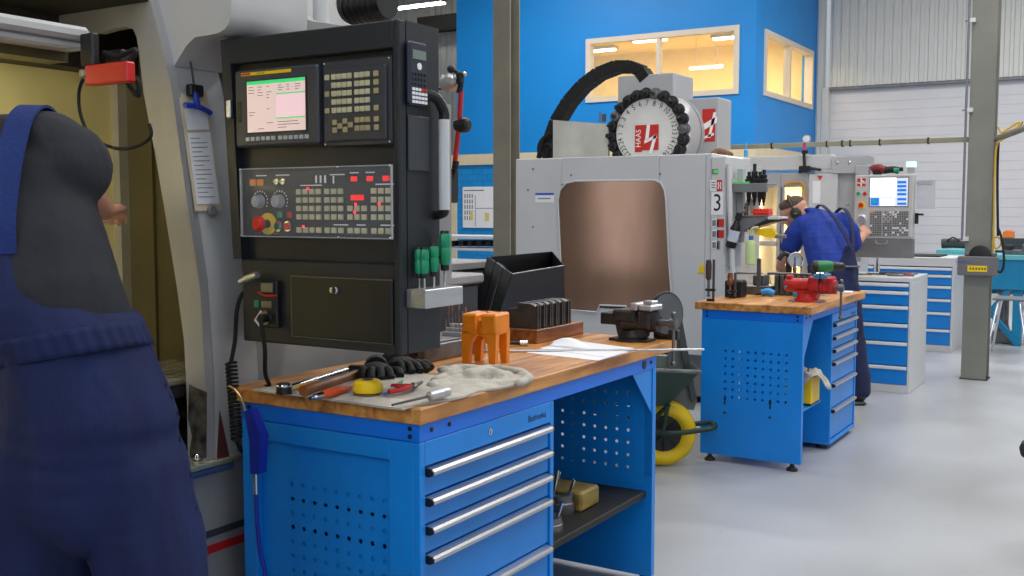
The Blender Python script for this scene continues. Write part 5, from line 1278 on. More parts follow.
mb = M(mat('grey_clear_sleeve', (200, 202, 208), .2, var=0, alpha=.45)); pbox(mb, 915.5, 180.5, 933.5, 209, .05, .056, 0); mb.mat(m_alu); pbox(mb, 916, 180, 932, 184.5, .045, .062, .002); mb.mat(m_pd); pbox(mb, 911, 182, 917, 185, .045, .06, 0); o = mb.build('clear_holder', t); o['label'] = 'clear document sleeve with a metal clip'
mb = M(m_black); pbox(mb, 914, 213.5, 922.5, 215.5, .03, .06, .002); pbox(mb, 914, 213, 917, 224, .03, .06, .002); mb.build('side_lever', t)
M(m_grey).box(P_(857, 175).x-.02, P_(868, 170).x, YP+.02, Y4+.0, P_(868, 174.8).z, P_(868, 165).z, .004).box(P_(868, 170).x-.1, P_(868, 170).x-.04, YP+.03, YP+.09, P_(868, 176).z, P_(868, 165).z).build('mounting_arm', t)
dl = thing('cordless_drill', 'red and black cordless tool lying on top of the control pendant', 'power tool', P_(885, 174.5, -.05))
M(m_black).tube([P_(884, 170.5, -.05), P_(892, 169.5, -.05), P_(899, 170.5, -.05)], .028, 12, 4).tube([P_(899, 169.5, -.05), P_(903, 169, -.05)], .016, 10).build('body', dl)
M(mat('dark_red_plastic', (130, 34, 40), .4)).tube([P_(872, 170.5, -.05), P_(877, 168, -.05), P_(885, 170, -.05)], .034, 12, 4).build('grip', dl)
M(m_green).cyl(P_(894, 170.5, -.015), P_(899, 170.5, -.015), .018, n=10).build('battery', dl)
M(m_black).box(P_(872, 172).x, P_(880, 172).x, YP+.02, YP+.08, P_(872, 174.8).z, P_(872, 170).z, .006).build('foot', dl)
# ================================================================== DRAWER CABINETS ON THE RIGHT
def dcab(label, x0, x1, y0, y1, H, lines, bottom, rim=.02):
    t = thing('drawer_cabinet', label, 'drawer cabinet', ((x0+x1)/2, (y0+y1)/2, 0), 0, 'grey drawer cabinets with blue drawers')
    b = M(m_white); zt = lines[0]+.006
    b.box(x0, x0+rim, y0, y1, 0, zt, .003).box(x1-rim, x1, y0, y1, 0, zt, .003).box(x0+rim, x1-rim, y1-.02, y1, 0, zt).box(x0+rim, x1-rim, y0, y1, 0, bottom, .002).box(x0, x1, y0, y1, zt, H, .004)
    b.build('body', t)
    for i, z in enumerate(lines):
        zb = lines[i+1] if i+1 < len(lines) else bottom
        d = M(m_drawer).box(x0+rim+.002, x1-rim-.002, y0-.002, y0+.02, zb+.003, z-.004, .001).box(x0+rim+.01, x1-rim-.01, y0+.02, y1-.04, zb+.006, zb+(z-zb)*.8).build('drawer', t)
        h = M(m_strip).box(x0+rim+.002, x1-rim-.002, y0-.018, y0-.002, z-.03, z-.004, .004).build('handle', d); h['label'] = 'full-width silver handle strip'
    return t
c3 = dcab('grey cabinet with six blue drawers beside the bent worker', -2.13, -1.505, 8.27, 8.93, .885, [.845, .785, .672, .535, .395, .21], .062)
M(m_ink).cyl((-1.98, 8.268, .868), (-1.98, 8.264, .868), .010, n=12).build('lock', c3)
c4 = dcab('grey cabinet with blue drawers standing behind the bent worker\'s cabinet, next to the steel column', -2.32, -1.60, 10.92, 11.6, .93, [.835, .765, .655, .525, .395, .225], .065)
c5 = dcab('rear grey cabinet mostly hidden behind the drawer cabinet with the tools on top', -3.06, -2.34, 10.92, 11.6, .93, [.835, .765, .655, .525, .395, .225], .065)
o = M(m_dark).box(-3.0, -1.75, 11.0, 11.5, .93, .945, .003).build('rubber_mat'); tag(o, 'black rubber mat on the rear grey cabinets', 'mat')
# small tools on the cabinet top: top sheet recess with hand tools
random.seed(11)
for i, (x, y, L, a, m_, lab) in enumerate(((-2.05, 8.40, .22, .2, m_steel, 'steel rod tool at the left front of the grey cabinet top'), (-1.90, 8.55, .25, -.15, m_dsteel, 'dark file lying across the grey cabinet top'), (-1.72, 8.42, .2, .1, m_steel, 'short steel wrench near the front corner of the grey cabinet top'), (-1.85, 8.75, .3, .05, m_steel, 'long steel scale at the back of the grey cabinet top'), (-1.63, 8.62, .12, .9, m_red, 'small red-handled tool on the grey cabinet top'))):
    d = Vector((cos(a), sin(a), 0)); p = Vector((x, y, .885+.008))
    q = thing('hand_tool', lab, 'hand tool', p-Vector((0, 0, .008)), 0, 'hand tools on the grey drawer cabinet')
    M(m_).boxc(p+d*L*.3, (L*.6, .02, .012), Matrix.Rotation(a, 3, 'Z'), .003).build('handle', q); M(m_steel).cyl(p+d*L*.6-d*.0, p+d*L, .006, n=8).build('shaft', q)
pin = at_y(917, 262, 8.8)
# ================================================================== TEAL WORKBENCH, STOOL, COLUMN BOX, RAIL
m_teal = mat('teal_blue_paint', (10, 128, 176), .4, var=.05)
m_teal2 = mat('pale_teal_top', (96, 178, 190), .45, var=.05)
YT = 11.75
t = thing('teal_workbench', 'teal blue workbench with diagonal braces beyond the right steel column', 'workbench', (-.9, YT+.3, 0))
ztop = at_y(1000, 255, YT).z
tx0 = at_y(939, 255, YT).x; tx1 = tx0+2.6
M(m_teal2).box(tx0, tx1, YT, YT+.75, ztop-.05, ztop, .004).build('top', t)
zl = at_y(1010, 290, YT).z
M(m_teal).box(tx0+.25, tx1, YT+.02, YT+.05, zl, ztop-.05, .003).build('apron', t)
for u in (959, 1017):
    x = at_y(u, 300, YT).x; M(m_teal).box(x-.045, x+.045, YT+.055, YT+.14, 0, ztop-.05, .004).build('leg', t)
xl = at_y(1017, 300, YT).x; M(m_teal).box(tx1-.1, tx1-.01, YT+.055, YT+.14, 0, ztop-.05, .004).build('leg', t)
a, b_ = at_y(990, 312, YT+.06), at_y(1017, 280, YT+.06); M(m_teal).tube([a, b_], .035, 4).build('brace', t)
a, b_ = at_y(990, 312, YT+.06), at_y(1018, 345, YT+.06); M(m_teal).tube([a, b_], .035, 4).build('brace', t)
M(m_teal).box(at_y(959, 312, YT).x, tx1, YT+.5, YT+.56, .5, .56).build('stretcher', t)
p = at_y(952, 252.5, YT+.2)
o = M(mat('teal_block', (110, 190, 196), .4)).box(at_y(936, 255, YT+.1).x, at_y(968, 255, YT+.1).x, YT+.1, YT+.5, ztop, ztop+.045, .006).build('teal_board'); tag(o, 'pale teal board lying on the teal workbench left of the column', 'board')
bg = thing('tool_bag', 'dark grey soft tool bag on the pale teal board', 'bag', (p.x, YT+.3, ztop+.045))
M(mat('dark_grey_bag', (70, 70, 74), .8, bump=.3, bscale=40)).tube([(p.x-.12, YT+.3, ztop+.1), (p.x, YT+.3, ztop+.105), (p.x+.13, YT+.3, ztop+.1)], .052, 14, 4).build('body', bg)
M(m_black).tube([(p.x-.06, YT+.25, ztop+.13), (p.x, YT+.24, ztop+.17), (p.x+.06, YT+.25, ztop+.13)], .008, 6, 4).build('handle', bg)
p = at_y(1002, 256, YT+.1)
q = thing('grey_vise', 'grey machine vise on the teal workbench at the photo edge', 'vise', (p.x+.1, YT+.2, ztop))
M(m_steel).box(p.x, p.x+.28, YT+.12, YT+.3, ztop, ztop+.05, .006).box(p.x+.18, p.x+.26, YT+.12, YT+.3, ztop+.05, ztop+.11, .006).build('body', q); M(m_dsteel).box(p.x+.02, p.x+.09, YT+.12, YT+.3, ztop+.05, ztop+.10, .006).cyl((p.x-.08, YT+.21, ztop+.03), (p.x, YT+.21, ztop+.03), .014, n=10).build('jaw', q)
bs = M(m_cab2).box(p.x-.05, tx1, YT+.55, YT+.72, ztop, ztop+.16, .006).build('back_box'); tag(bs, 'long grey housing at the back of the teal workbench', 'housing')
p = at_y(1003, 237, YT+.6)
o = M(mat('orange_box', (240, 130, 50), .45)).box(at_y(1003, 237, YT+.6).x, at_y(1014, 237, YT+.6).x, YT+.57, YT+.68, ztop+.16, ztop+.235, .006).box(at_y(1005, 237, YT+.6).x, at_y(1012, 237, YT+.6).x, YT+.575, YT+.675, ztop+.235, ztop+.245, .003).build('orange_box'); tag(o, 'small orange box on the grey housing above the teal workbench', 'box')
# parts under the teal bench
q = thing('parts_bin', 'grey machine part standing under the teal workbench', 'machine part', (at_y(1003, 305, YT+.3).x, YT+.3, 0))
c = at_y(1004, 300, YT+.3); M(m_dgrey).box(c.x-.1, c.x+.14, YT+.2, YT+.45, 0, .12, .01).build('base', q); M(m_steel).lathe([(.07, .12), (.05, .2), (.05, .5), (.08, .52), (.08, .62), (0, .62)], (c.x, YT+.32, 0), (0, 0, 1), 18).build('column', q)
# stool with chrome legs
t = thing('work_stool', 'chrome-legged stool with grey seat in front of the teal workbench', 'stool', (-1.05, 10.9, 0))
YSt = 10.75
s0 = at_y(992, 298, YSt); s1 = at_y(1026, 298, YSt)
zs2 = s0.z
M(mat('grey_seat', (112, 116, 120), .35)).box(s0.x, s1.x, YSt, YSt+.36, zs2-.02, zs2, .009).build('seat', t)
for dx, dy, ex, ey in ((.05, .04, -.03, -.05), (.05, .32, -.03, .4), (s1.x-s0.x-.05, .04, s1.x-s0.x+.03, -.05), (s1.x-s0.x-.05, .32, s1.x-s0.x+.03, .4)):
    M(m_chrome).tube([(s0.x+dx+.03, YSt+dy, zs2-.03), (s0.x+dx, YSt+dy, zs2-.05), (s0.x+(dx+ex)/2, YSt+(dy+ey)/2, zs2*.5), (s0.x+ex, YSt+ey, .012)], .012, 10, 4).build('leg', t)
# column box, conduits
Yx = YC-.10
t = thing('switch_box', 'grey switch box with yellow label strapped to the right steel column', 'electrical box', at_y(977, 278, Yx))
a, b_ = at_y(957.5, 256, Yx), at_y(997, 276.5, Yx)
M(mat('violet_grey_box', (112, 110, 112), .45)).box(a.x, b_.x, Yx, YC-.001, b_.z, a.z, .008).box(at_y(964, 250, Yx).x, at_y(996, 250, Yx).x, Yx+.03, YC-.001, a.z, at_y(966, 252.5, Yx).z, .006).build('housing', t)
lb = M(m_yel); a2, b2 = at_y(967.5, 265.5, Yx), at_y(987, 272, Yx); lb.box(a2.x, b2.x, Yx-.002, Yx, b2.z, a2.z); lb.mat(mat('olive_print', (120, 110, 20), .5))
for i in range(6): lb.box(a2.x+.016+i*.022, a2.x+.03+i*.022, Yx-.003, Yx-.002, b2.z+.016, a2.z-.014)
o = lb.build('label_plate', t); o['label'] = 'yellow label'
lb = M(mat('blue_print', (70, 80, 160), .5)); q = at_y(963.5, 262, Yx-.001); lb.text('GORDIS', .035, ry_face(q), .9); lb.build('maker_lettering', t)
q = at_y(980, 256.5, Yx+.01); M(m_black).lathe([(0, 0), (.085, 0), (.085, .014), (.06, .02), (0, .02)], (q.x, Yx+.03, q.z+.005), (0, -1, .0), 24).build('socket', t)
M(m_rubber).tube([at_y(996, 270, Yx+.03), at_y(1001, 272, Yx+.03), at_y(1004, 262, Yx+.03), at_y(1002, 240, Yx+.05), at_y(998, 228, Yx+.08)], .010, 8, 4).build('lead', t)
cd_ = thing('conduit', 'thin grey conduit with white clips along the edge of the right steel column', 'conduit', at_y(969, 250, YC-.02))
x = pc2.x-.115
M(m_dgrey).cyl((x, YC-.03, 1.15), (x, YC-.03, 6.2), .010, n=8).build('pipe', cd_)
for v in (20.5, 110, 239):
    z = at_y(970, v, YC-.02).z; M(m_white).box(x-.01, x+.05, YC-.035, YC-.002, z-.018, z+.018, .003).mat(m_dgrey).cyl((x-.03, YC-.015, z), (x-.008, YC-.015, z), .006, n=8).build('clip', cd_)
yw = thing('yellow_cable', 'yellow cable hanging down the right side of the steel column in a loop', 'cable', at_y(993, 250, YC-.02))
Wc = mat('yellow_cable_sheath', (210, 170, 50), .5)
M(Wc).tube([at_y(u, v, YC-.02) for u, v in ((1000, 140), (996, 150), (994.5, 180), (994, 215), (993.5, 236), (995, 248), (1000, 246), (1001, 240), (997, 237), (993, 240), (993, 252))], .008, 8, 5).build('cable_run', yw)
M(m_rubber).tube([at_y(u, v, YC-.01) for u, v in ((998.5, 142), (997.5, 170), (997.5, 200), (998, 236))], .010, 8, 4).build('black_sleeve', yw)
# rail between the column and the machine
rl = thing('air_pipe_rail', 'olive grey supply rail running from the milling machine to the right steel column', 'rail', at_y(850, 143, YC+.05))
a, b_ = at_y(700, 146.2, YC+.05), at_y(968, 137, YC+.05); zr = (a.z+b_.z)/2
m_rl = mat('olive_rail', (146, 142, 120), .5)
M(m_rl).box(a.x, pc2.x-.10, YC+.04, YC+.085, at_y(968, 141.5, YC).z, at_y(968, 136.5, YC).z, .004).build('beam', rl)
for u in (771.5, 826.5, 842, 850, 879.5, 928):
    x = at_y(u, 141, YC+.04).x; zz = at_y(968, 139, YC).z; M(m_dsteel).box(x-.006, x+.006, YC+.034, YC+.09, zz-.028, zz+.027, .001).build('cable_tie', rl)
rr = thing('slanted_pipe', 'olive pipe rising from the right steel column to the photo edge, with a looped cable', 'pipe', at_y(1000, 138, YC))
a, b_ = at_y(996, 139, YC+.05), at_y(1040, 122, YC-.6)
M(m_rl).tube([a, b_], .026, 10).build('pipe', rr)
M(Wc).tube([at_y(u, v, YC-.05) for u, v in ((998, 142), (1006, 137), (1016, 128), (1021, 123), (1017, 123), (1008, 129), (1002, 132), (998, 127))], .009, 8, 5).build('cable', rr)
M(m_rubber).tube([at_y(u, v, YC-.04) for u, v in ((1000, 140), (1010, 135), (1019, 127), (1022, 122), (1015, 124))], .007, 8, 5).build('black_cable', rr)
# notice board on the brick wall, table at the left column
nbd = thing('notice_board', 'white notice board with printed sheets on the blue brick wall left of the steel column', 'notice board', at_y(478, 228, YO-.03))
def nb_(mb, u0, v0, u1, v1, y0, y1, bev=0): return vbox(mb, u0, v0, u1, v1, y0, y1, bev, YO-.03)
mb = M(m_paper); nb_(mb, 462.5, 187, 496, 228, 0, .025, .003); mb.build('board', nbd)
mb = M(m_inkg)
for u0, v0, u1, v1 in ((464, 190, 484, 190.8), (475, 195, 475.6, 226), (476, 208, 494, 208.6)): nb_(mb, u0, v0, u1, v1, -.002, 0)
for i in range(4):
    for j in range(5): nb_(mb, 464.5+i*2.4, 194+j*5.5, 465.6+i*2.4, 198+j*5.5, -.002, 0)
mb.mat(mat('pale_yellow_print', (226, 205, 110), .6)); nb_(mb, 470, 211, 473, 220, -.003, -.002); nb_(mb, 485, 213, 489, 221, -.003, -.002); mb.build('printed_sheets', nbd)
YW = 10.6
t = thing('roller_table', 'white topped roller table with black rollers behind the left steel column', 'table', at_y(465, 260, YW))
def w_(mb, u0, v0, u1, v1, y0, y1, bev=.004): return vbox(mb, u0, v0, u1, v1, y0, y1, bev, YW)
mb = M(m_white); w_(mb, 420, 235, 500, 239.5, 0, .5); w_(mb, 420, 247, 500, 251.5, 0, .5); mb.build('top_frame', t)
for i in range(6): q = at_y(452+i*9, 243.5, YW+.03); M(m_black).cyl((q.x, YW+.02, q.z), (q.x, YW+.45, q.z), .035, n=14).build('roller', t)
for u in (425, 497): x = at_y(u, 300, YW+.2).x; M(m_white).box(x-.03, x+.03, YW+.2, YW+.26, 0, at_y(u, 251, YW).z, .004).build('leg', t)
# edge of a stool or chair at the right picture edge
p = at_z(1026, 447, .45); 
bk = thing('round_stool', 'black round-edged stool seat just showing at the right photo edge', 'stool', (p.x, p.y, 0))
cx_ = at_y(1020, 447, p.y); c = Vector((cx_.x+.175, p.y, cx_.z))
M(m_rubber).lathe([(.0, -.04), (.15, -.04), (.172, -.025), (.178, 0), (.168, .025), (.13, .035), (0, .035)], c, (0, 0, 1), 32).build('seat', bk)
M(m_chrome).cyl((c.x, c.y, .06), (c.x, c.y, c.z-.03), .022, n=14).build('post', bk)
for i in range(5):
    an = 2*pi*i/5+.3; M(m_black).tube([(c.x, c.y, .09), (c.x+.08*cos(an), c.y+.08*sin(an), .06)], .016, 8).ball((c.x+.09*cos(an), c.y+.09*sin(an), .028), .027, 12).build('leg', bk)
# ================================================================== WHEELBARROW
wo = rd(.826, 5.62)
t = thing('wheelbarrow', 'dark green wheelbarrow with bright yellow wheel between the two workbenches', 'wheelbarrow', wo, YAW)
MB_ = MW[t.name]
def w(m): return M(m, MB_)
yt = w(m_yel).torus((0, 0, .185), (0, 1, 0), .135, .048, 44, 14); o = yt.build('tyre', t); o['label'] = 'yellow tyre'
h = w(m_black).lathe([(.10, -.03), (.10, .03)], (0, 0, .185), (0, 1, 0), 30, True); h.cyl((0, -.07, .185), (0, .07, .185), .02, n=14)
for i in range(8): an = i*pi/4; h.cyl((.03*cos(an), -.034, .185+.03*sin(an)), (.095*cos(an), -.034, .185+.095*sin(an)), .006, n=6)
h.build('hub', t)
f = w(m_gdark)
for s in (-1, 1):
    y = s*.085
    f.tube([(-.9, s*.24, .53), (-.7, s*.22, .45), (-.2, s*.09, .26), (0, y, .2), (.20, y, .215), (.27, s*.06, .225), (.285, 0, .228)], .014, 10, 4)
    f.tube([(-.12, y, .22), (.02, s*.1, .36)], .012, 8)
f.build('frame', t)
tr = w(m_gdark)
rim = [(-.75, -.30, .60), (.15, -.27, .56), (.15, .27, .56), (-.75, .30, .60)]; bot = [(-.62, -.2, .38), (.0, -.15, .36), (.0, .15, .36), (-.62, .2, .38)]
th = .008; rim2 = [(x*.97-.005, y*.96, z) for x, y, z in rim]; bot2 = [(x*.97, y*.95, z+.01) for x, y, z in bot]
vs = rim+bot+rim2+bot2; fs = [(4, 7, 6, 5), (12, 13, 14, 15)]
for i in range(4):
    j = (i+1) % 4; fs += [(i, j, 4+j, 4+i), (8+i, 12+i, 12+j, 8+j), (i, 8+i, 8+j, j)]
tr.add(vs, fs); tr.build('tray', t)
w(m_steel).tube([Vector(p) for p in rim]+[Vector(rim[0])], .011, 8).build('tray_rim', t)
for s in (-1, 1): w(m_gdark).tube([(-.6, s*.2, .42), (-.68, s*.22, .2), (-.62, s*.22, .015), (-.5, s*.22, .015), (-.5, s*.2, .38)], .013, 8).build('leg', t)
w(m_gdark).tube([(.0, -.17, .36), (-.02, -.12, .20)], .012, 8).build('wheel_stay', t)
# dark scoop leaning behind the dark vise
sc2 = thing('dustpan', 'dark grey upright scoop standing in the wheelbarrow behind the vise', 'scoop', rd(.93, 5.75, .40))
pts = [(672, 316), (682, 318), (686, 340), (697, 400), (694, 410), (668, 408), (666, 380)]
def at_d(u, v, d): return EYE+ray(u, v)*d
M(mat('slate_plastic', (96, 102, 102), .5, var=.1)).prism([at_d(u, v, 5.72) for u, v in pts], DD*.03).build('blade', sc2)
M(mat('slate_plastic_dark', (60, 64, 64), .5)).prism([at_d(u, v, 5.70) for u, v in ((682, 318), (686, 340), (697, 400), (692, 402), (680, 345), (678, 320))], DD*.02).build('side_rib', sc2)
# ================================================================== THINGS ON THE SECOND BENCH
HT = .89
vv = vise('bench_vise', 'red bench vise with blue-grey trim on the farther workbench', Matrix.Translation((-1.59, 5.79, HT)) @ Matrix.Scale(.87, 4), mat('worn_red_paint', (186, 36, 38), .35, var=.22, scale=22), mat('worn_red_paint', (0, 0, 0)), mat('blue_grey_jaw', (60, 130, 165), .4), 'red')
def clampf(p, h, m_h, lab):
    t = thing('bar_clamp', lab, 'clamp', p, 0, 'upright bar clamps on the farther workbench')
    M(m_steel).box(p.x+.012, p.x+.024, p.y-.006, p.y+.006, p.z, p.z+h, .001).build('bar', t)
    M(m_dsteel).box(p.x-.03, p.x+.03, p.y-.01, p.y+.01, p.z+h*.24, p.z+h*.30, .004).box(p.x-.02, p.x+.024, p.y-.008, p.y+.008, p.z, p.z+.014, .003).build('arm', t)
    M(m_steel).cyl((p.x-.012, p.y, p.z+.03), (p.x-.012, p.y, p.z+h*.5), .007, n=8).ball((p.x-.012, p.y, p.z+.03), (.013, .013, .006)).build('screw', t)
    M(m_h).lathe([(.008, h*.5), (.016, h*.54), (.017, h*.85), (.013, h*.98), (0, h)], (p.x-.012, p.y, p.z), (0, 0, 1), 12).build('handle', t)
    return t
mbw = mat('dark_brown_handle', (74, 50, 44), .5)
p = at_z(708, 300, HT); p.x += .0; clampf(Vector((-2.075, 5.53, HT)), .235, mbw, 'tall bar clamp with dark wooden handle at the corner of the farther bench')
p = at_z(727, 298, HT); clampf(Vector((p.x+.03, p.y, HT)), .15, m_woodx, 'shorter bar clamp with brown handle beside the black block')
p = at_z(735, 297, HT)
o = M(m_black).box(p.x-.05, p.x+.05, p.y-.04, p.y+.06, HT, HT+.095, .004).box(p.x-.045, p.x+.045, p.y-.035, p.y+.055, HT+.095, HT+.10, .002).build('black_block'); tag(o, 'square black block on the farther bench beside the clamps', 'block')
ml = thing('milling_fixture', 'grey steel clamping fixture on the back of the farther bench', 'fixture', (-2.0, 6.25, HT))
fx = at_z(748, 294, HT); T = Matrix.Translation((fx.x+.03, fx.y, HT))
b = M(m_steel, T).box(-.05, .12, -.03, .12, 0, .055, .006).box(.0, .07, -.01, .10, .055, .12, .006); b.build('body', ml)
M(m_steel, T).box(.035, .06, -.045, -.03, .0, .22, .003).cyl((-.12, .03, .125), (.05, .03, .125), .008, .004, 10).build('post', ml)
b = M(mat('grey_cast_fixture', (88, 88, 86), .45, .5, var=.15, scale=20), T)
for i in range(6): b.box(.13+i*.033, .155+i*.033, .0, .12, .0, .12, .004)
b.box(.12, .34, .01, .11, .0, .03, .003); b.build('finned_block', ml)
M(m_steel, T).box(.08, .34, .02, .06, .12, .135, .003).build('top_strap', ml)
M(mat('violet_handle', (110, 90, 120), .5), T).lathe([(.01, .135), (.013, .16), (.006, .19), (.004, .23), (0, .23)], (.24, .04, 0), (0, 0, 1), 10).build('screw', ml)
p = at_z(768, 293, HT+.02); bt = thing('blue_pistol_tip', 'small bright blue plastic tool head lying on the farther bench', 'tool', p-Vector((0, 0, .02)))
M(mat('sky_blue_plastic', (50, 150, 225), .4)).tube([p+Vector((-.035, 0, .0)), p+Vector((0, 0, .008)), p+Vector((.035, 0, -.004))], .021, 12, 4).build('body', bt); M(m_black).cyl(p+Vector((-.03, 0, 0)), p+Vector((-.075, 0, -.012)), .006, n=8).build('tip', bt)
# lamp like silver dial on a stand
dx_ = thing('dial_stand', 'round silver dial on black and steel stand before the bent worker', 'gauge stand', (-1.93, 6.45, HT))
cc = at_d(795.5, 260, 6.55)
M(m_chrome).lathe([(0, -.03), (.03, -.03), (.048, -.012), (.05, .012), (.044, .014), (.04, .004), (0, .002)], cc, -DD, 28).build('dial', dx_)
M(m_alu).torus(cc-DD*.012, DD, .047, .004, 28, 8).build('bezel', dx_)
M(m_black).tube([cc+DD*.03, cc+DD*.03-RD*.06+ZZ*.04, cc+DD*.03-RD*.10-ZZ*.0], .016, 8, 4).box(cc.x-.07, cc.x-.0, cc.y-.02, cc.y+.05, HT, HT+.05, .006).cyl((cc.x-.05, cc.y+.03, HT+.05), (cc.x-.05, cc.y+.03, cc.z+.02), .018, n=12).build('arm', dx_)
M(m_chrome).cyl((cc.x, cc.y, HT), (cc.x, cc.y, cc.z-.045), .007, n=10).cyl((cc.x+.03, cc.y+.02, HT), (cc.x+.03, cc.y+.02, cc.z+.02), .006, n=10).build('column', dx_)
# green drill standing on its battery
dd_ = thing('cordless_drill', 'green and black cordless drill standing on its battery behind the red vise', 'drill', (-1.75, 6.4, HT))
o0 = at_d(812, 266.5, 6.45); e1 = at_d(831, 266.5, 6.45); e2 = at_d(848, 266.5, 6.45); ax = (e1-o0).normalized()
M(m_green if False else mat('drill_green', (18, 120, 62), .4)).lathe([(.0, 0), (.03, .004), (.037, .02), (.037, .10), (.031, .125), (0, .125)], o0, ax, 18).build('motor_housing', dd_)
M(m_black).lathe([(.029, .125), (.03, .14), (.027, .15), (.024, .19), (.012, .205), (0, .206)], o0, ax, 16).build('chuck', dd_)
M(m_black).lathe([(.0, -.002), (.032, .003), (.038, .018), (.038, .03), (0, .03)], o0, ax, 18).build('end_cap', dd_)
M(m_steel).cyl(o0+ax*.2, o0+ax*.30, .0045, n=8).build('drill_bit', dd_)
gp0 = o0+ax*.085-ZZ*.03
M(mat('drill_green', (0, 0, 0))).tube([gp0, gp0-ax*.012-ZZ*.05, gp0-ax*.03-ZZ*.11], .02, 12, 3).build('grip', dd_)
bz = gp0-ax*.03-ZZ*.11
M(m_black).boxc((bz.x, bz.y, (HT+bz.z)/2), (.07, .10, bz.z-HT), Matrix.Rotation(YAW, 3, 'Z'), .008).build('battery', dd_)
cl = at_d(843, 286, 6.35); q = Vector((-1.66, 6.30, 0))
cloth('rag', 'white crumpled rag on the farther bench behind the red vise', [(-1.80, 6.22), (-1.62, 6.22), (-1.62, 6.42), (-1.80, 6.42)], HT, .05, 8.3, m=mat('white_rag', (200, 196, 190), .9, bump=.4, bscale=180))
o = M(m_paper).box(-1.72, -1.53, 6.46, 6.54, HT, HT+.012, .002).mat(m_steel).box(-1.73, -1.72, 6.47, 6.53, HT, HT+.01).build('steel_bar'); tag(o, 'pale flat bar lying at the far corner of the farther bench', 'bar')
# ================================================================== PEOPLE (local x = to the right as the worker stands, y = away from the photo's viewer)
m_skin = mat('skin', (206, 150, 124), .5, var=.06, scale=14)
def sp(c, r, R=None): return (Vector(c), (r, r, r) if not hasattr(r, '__len__') else tuple(r), R)
def chain(pts, n=7):
    out = []
    for (p0, r0), (p1, r1) in zip(pts[:-1], pts[1:]):
        r0 = (r0,)*3 if not hasattr(r0, '__len__') else r0; r1 = (r1,)*3 if not hasattr(r1, '__len__') else r1
        L = (Vector(p1)-Vector(p0)).length; k = max(3, int(L/max(.35*min(min(r0), min(r1)), .004)))
        for i in range(k+1):
            t = i/k; out.append((Vector(p0).lerp(Vector(p1), t), tuple(a+(b-a)*t for a, b in zip(r0, r1)), None))
    return out
def blob(name, balls, m, parent, voxel=.012, smooth=4, folds=None, T=None, seg=14, cut=None):
    mb = M(m, T if T is not None else MW[parent.name])
    for c, r, R in balls: mb.ball(c, r, seg, R)
    o = mb.build(name, parent)
    rm = o.modifiers.new('r', 'REMESH'); rm.mode = 'VOXEL'; rm.voxel_size = voxel; rm.use_smooth_shade = True
    sm = o.modifiers.new('s', 'SMOOTH'); sm.iterations = smooth; sm.factor = .5
    dg = bpy.context.evaluated_depsgraph_get(); dg.update()
    me = bpy.data.meshes.new_from_object(o.evaluated_get(dg)); me.name = name
    o.modifiers.clear(); old = o.data; o.data = me; bpy.data.meshes.remove(old)
    if not me.materials: me.materials.append(m)
    if folds:
        amp, sc_, st = folds
        for v in me.vertices:
            q = Vector((v.co.x*sc_*st[0], v.co.y*sc_*st[1], v.co.z*sc_*st[2]))
            n1 = noise.noise(q); n2 = noise.noise(q*2.3+Vector((5, 1, 7)))
            v.co += v.normal*amp*((1-abs(n1)*2.2)+.5*n2)
    me.shade_smooth()
    return o
def hand_balls(wrist, direc, palm_n, s=1.0, curl=.5, right=True):
    """palm plus five bent fingers; direc = towards the finger tips, palm_n = out of the palm"""
    d = Vector(direc).normalized(); n = Vector(palm_n); n = (n-d*n.dot(d)).normalized(); w = d.cross(n)*(1 if right else -1)   # w: towards the thumb side
    W = Vector(wrist); out = []
    for i in range(4):
        out += chain([(W+d*.02*s+w*(.022-.015*i)*s, .015*s), (W+d*.085*s+w*(.032-.021*i)*s, .0125*s)])
    Ls = (.072, .08, .075, .06)
    for i in range(4):
        b = W+d*.088*s+w*(.032-.021*i)*s; L = Ls[i]*s; a = curl*(1+.12*i)
        p1 = b+(d*cos(a*.6)+n*sin(a*.6))*L*.45; p2 = p1+(d*cos(a*1.3)+n*sin(a*1.3))*L*.32; p3 = p2+(d*cos(a*1.9)+n*sin(a*1.9))*L*.25
        out += chain([(b, .0095*s), (p1, .0088*s), (p2, .0082*s), (p3, .007*s)])
    t0 = W+d*.03*s+w*.03*s; t1 = t0+(d*.6+w*.7+n*.25).normalized()*.038*s; t2 = t1+(d*.85+w*.25+n*.4).normalized()*.032*s
    out += chain([(t0, .014*s), (t1, .0115*s), (t2, .0095*s)])
    return out
def head_balls(c, f, up, s=1.0):
    """f = facing direction, up = crown direction"""
    f = Vector(f).normalized(); up = Vector(up); up = (up-f*up.dot(f)).normalized(); sd = f.cross(up)
    R = Matrix((sd, f, up)).transposed(); c = Vector(c)
    def L(x, y, z): return c+R@Vector((x*s, y*s, z*s))
    o = [(L(0, -.01, .035), (.076*s, .096*s, .088*s), R), (L(0, .02, -.04), (.058*s, .07*s, .075*s), R), (L(0, .055, -.085), (.034*s, .034*s, .028*s), R), (L(0, .07, .03), (.05*s, .03*s, .04*s), R)]
    o += chain([(L(0, .090, .02), .011*s), (L(0, .112, -.022), .014*s)]) + [(L(0, .10, -.03), (.018*s, .014*s, .009*s), R)]
    o += [(L(0, .088, -.052), (.024*s, .012*s, .007*s), R), (L(0, .087, -.064), (.02*s, .012*s, .008*s), R)]
    o += [(L(sx*.03, .083, .022), (.02*s, .012*s, .008*s), R) for sx in (-1, 1)]
    o += [(L(sx*.036, .065, -.02), (.022*s, .02*s, .018*s), R) for sx in (-1, 1)]
    o += [(L(sx*.078, -.01, -.005), (.010*s, .020*s, .032*s), R) for sx in (-1, 1)]
    return o, L, R
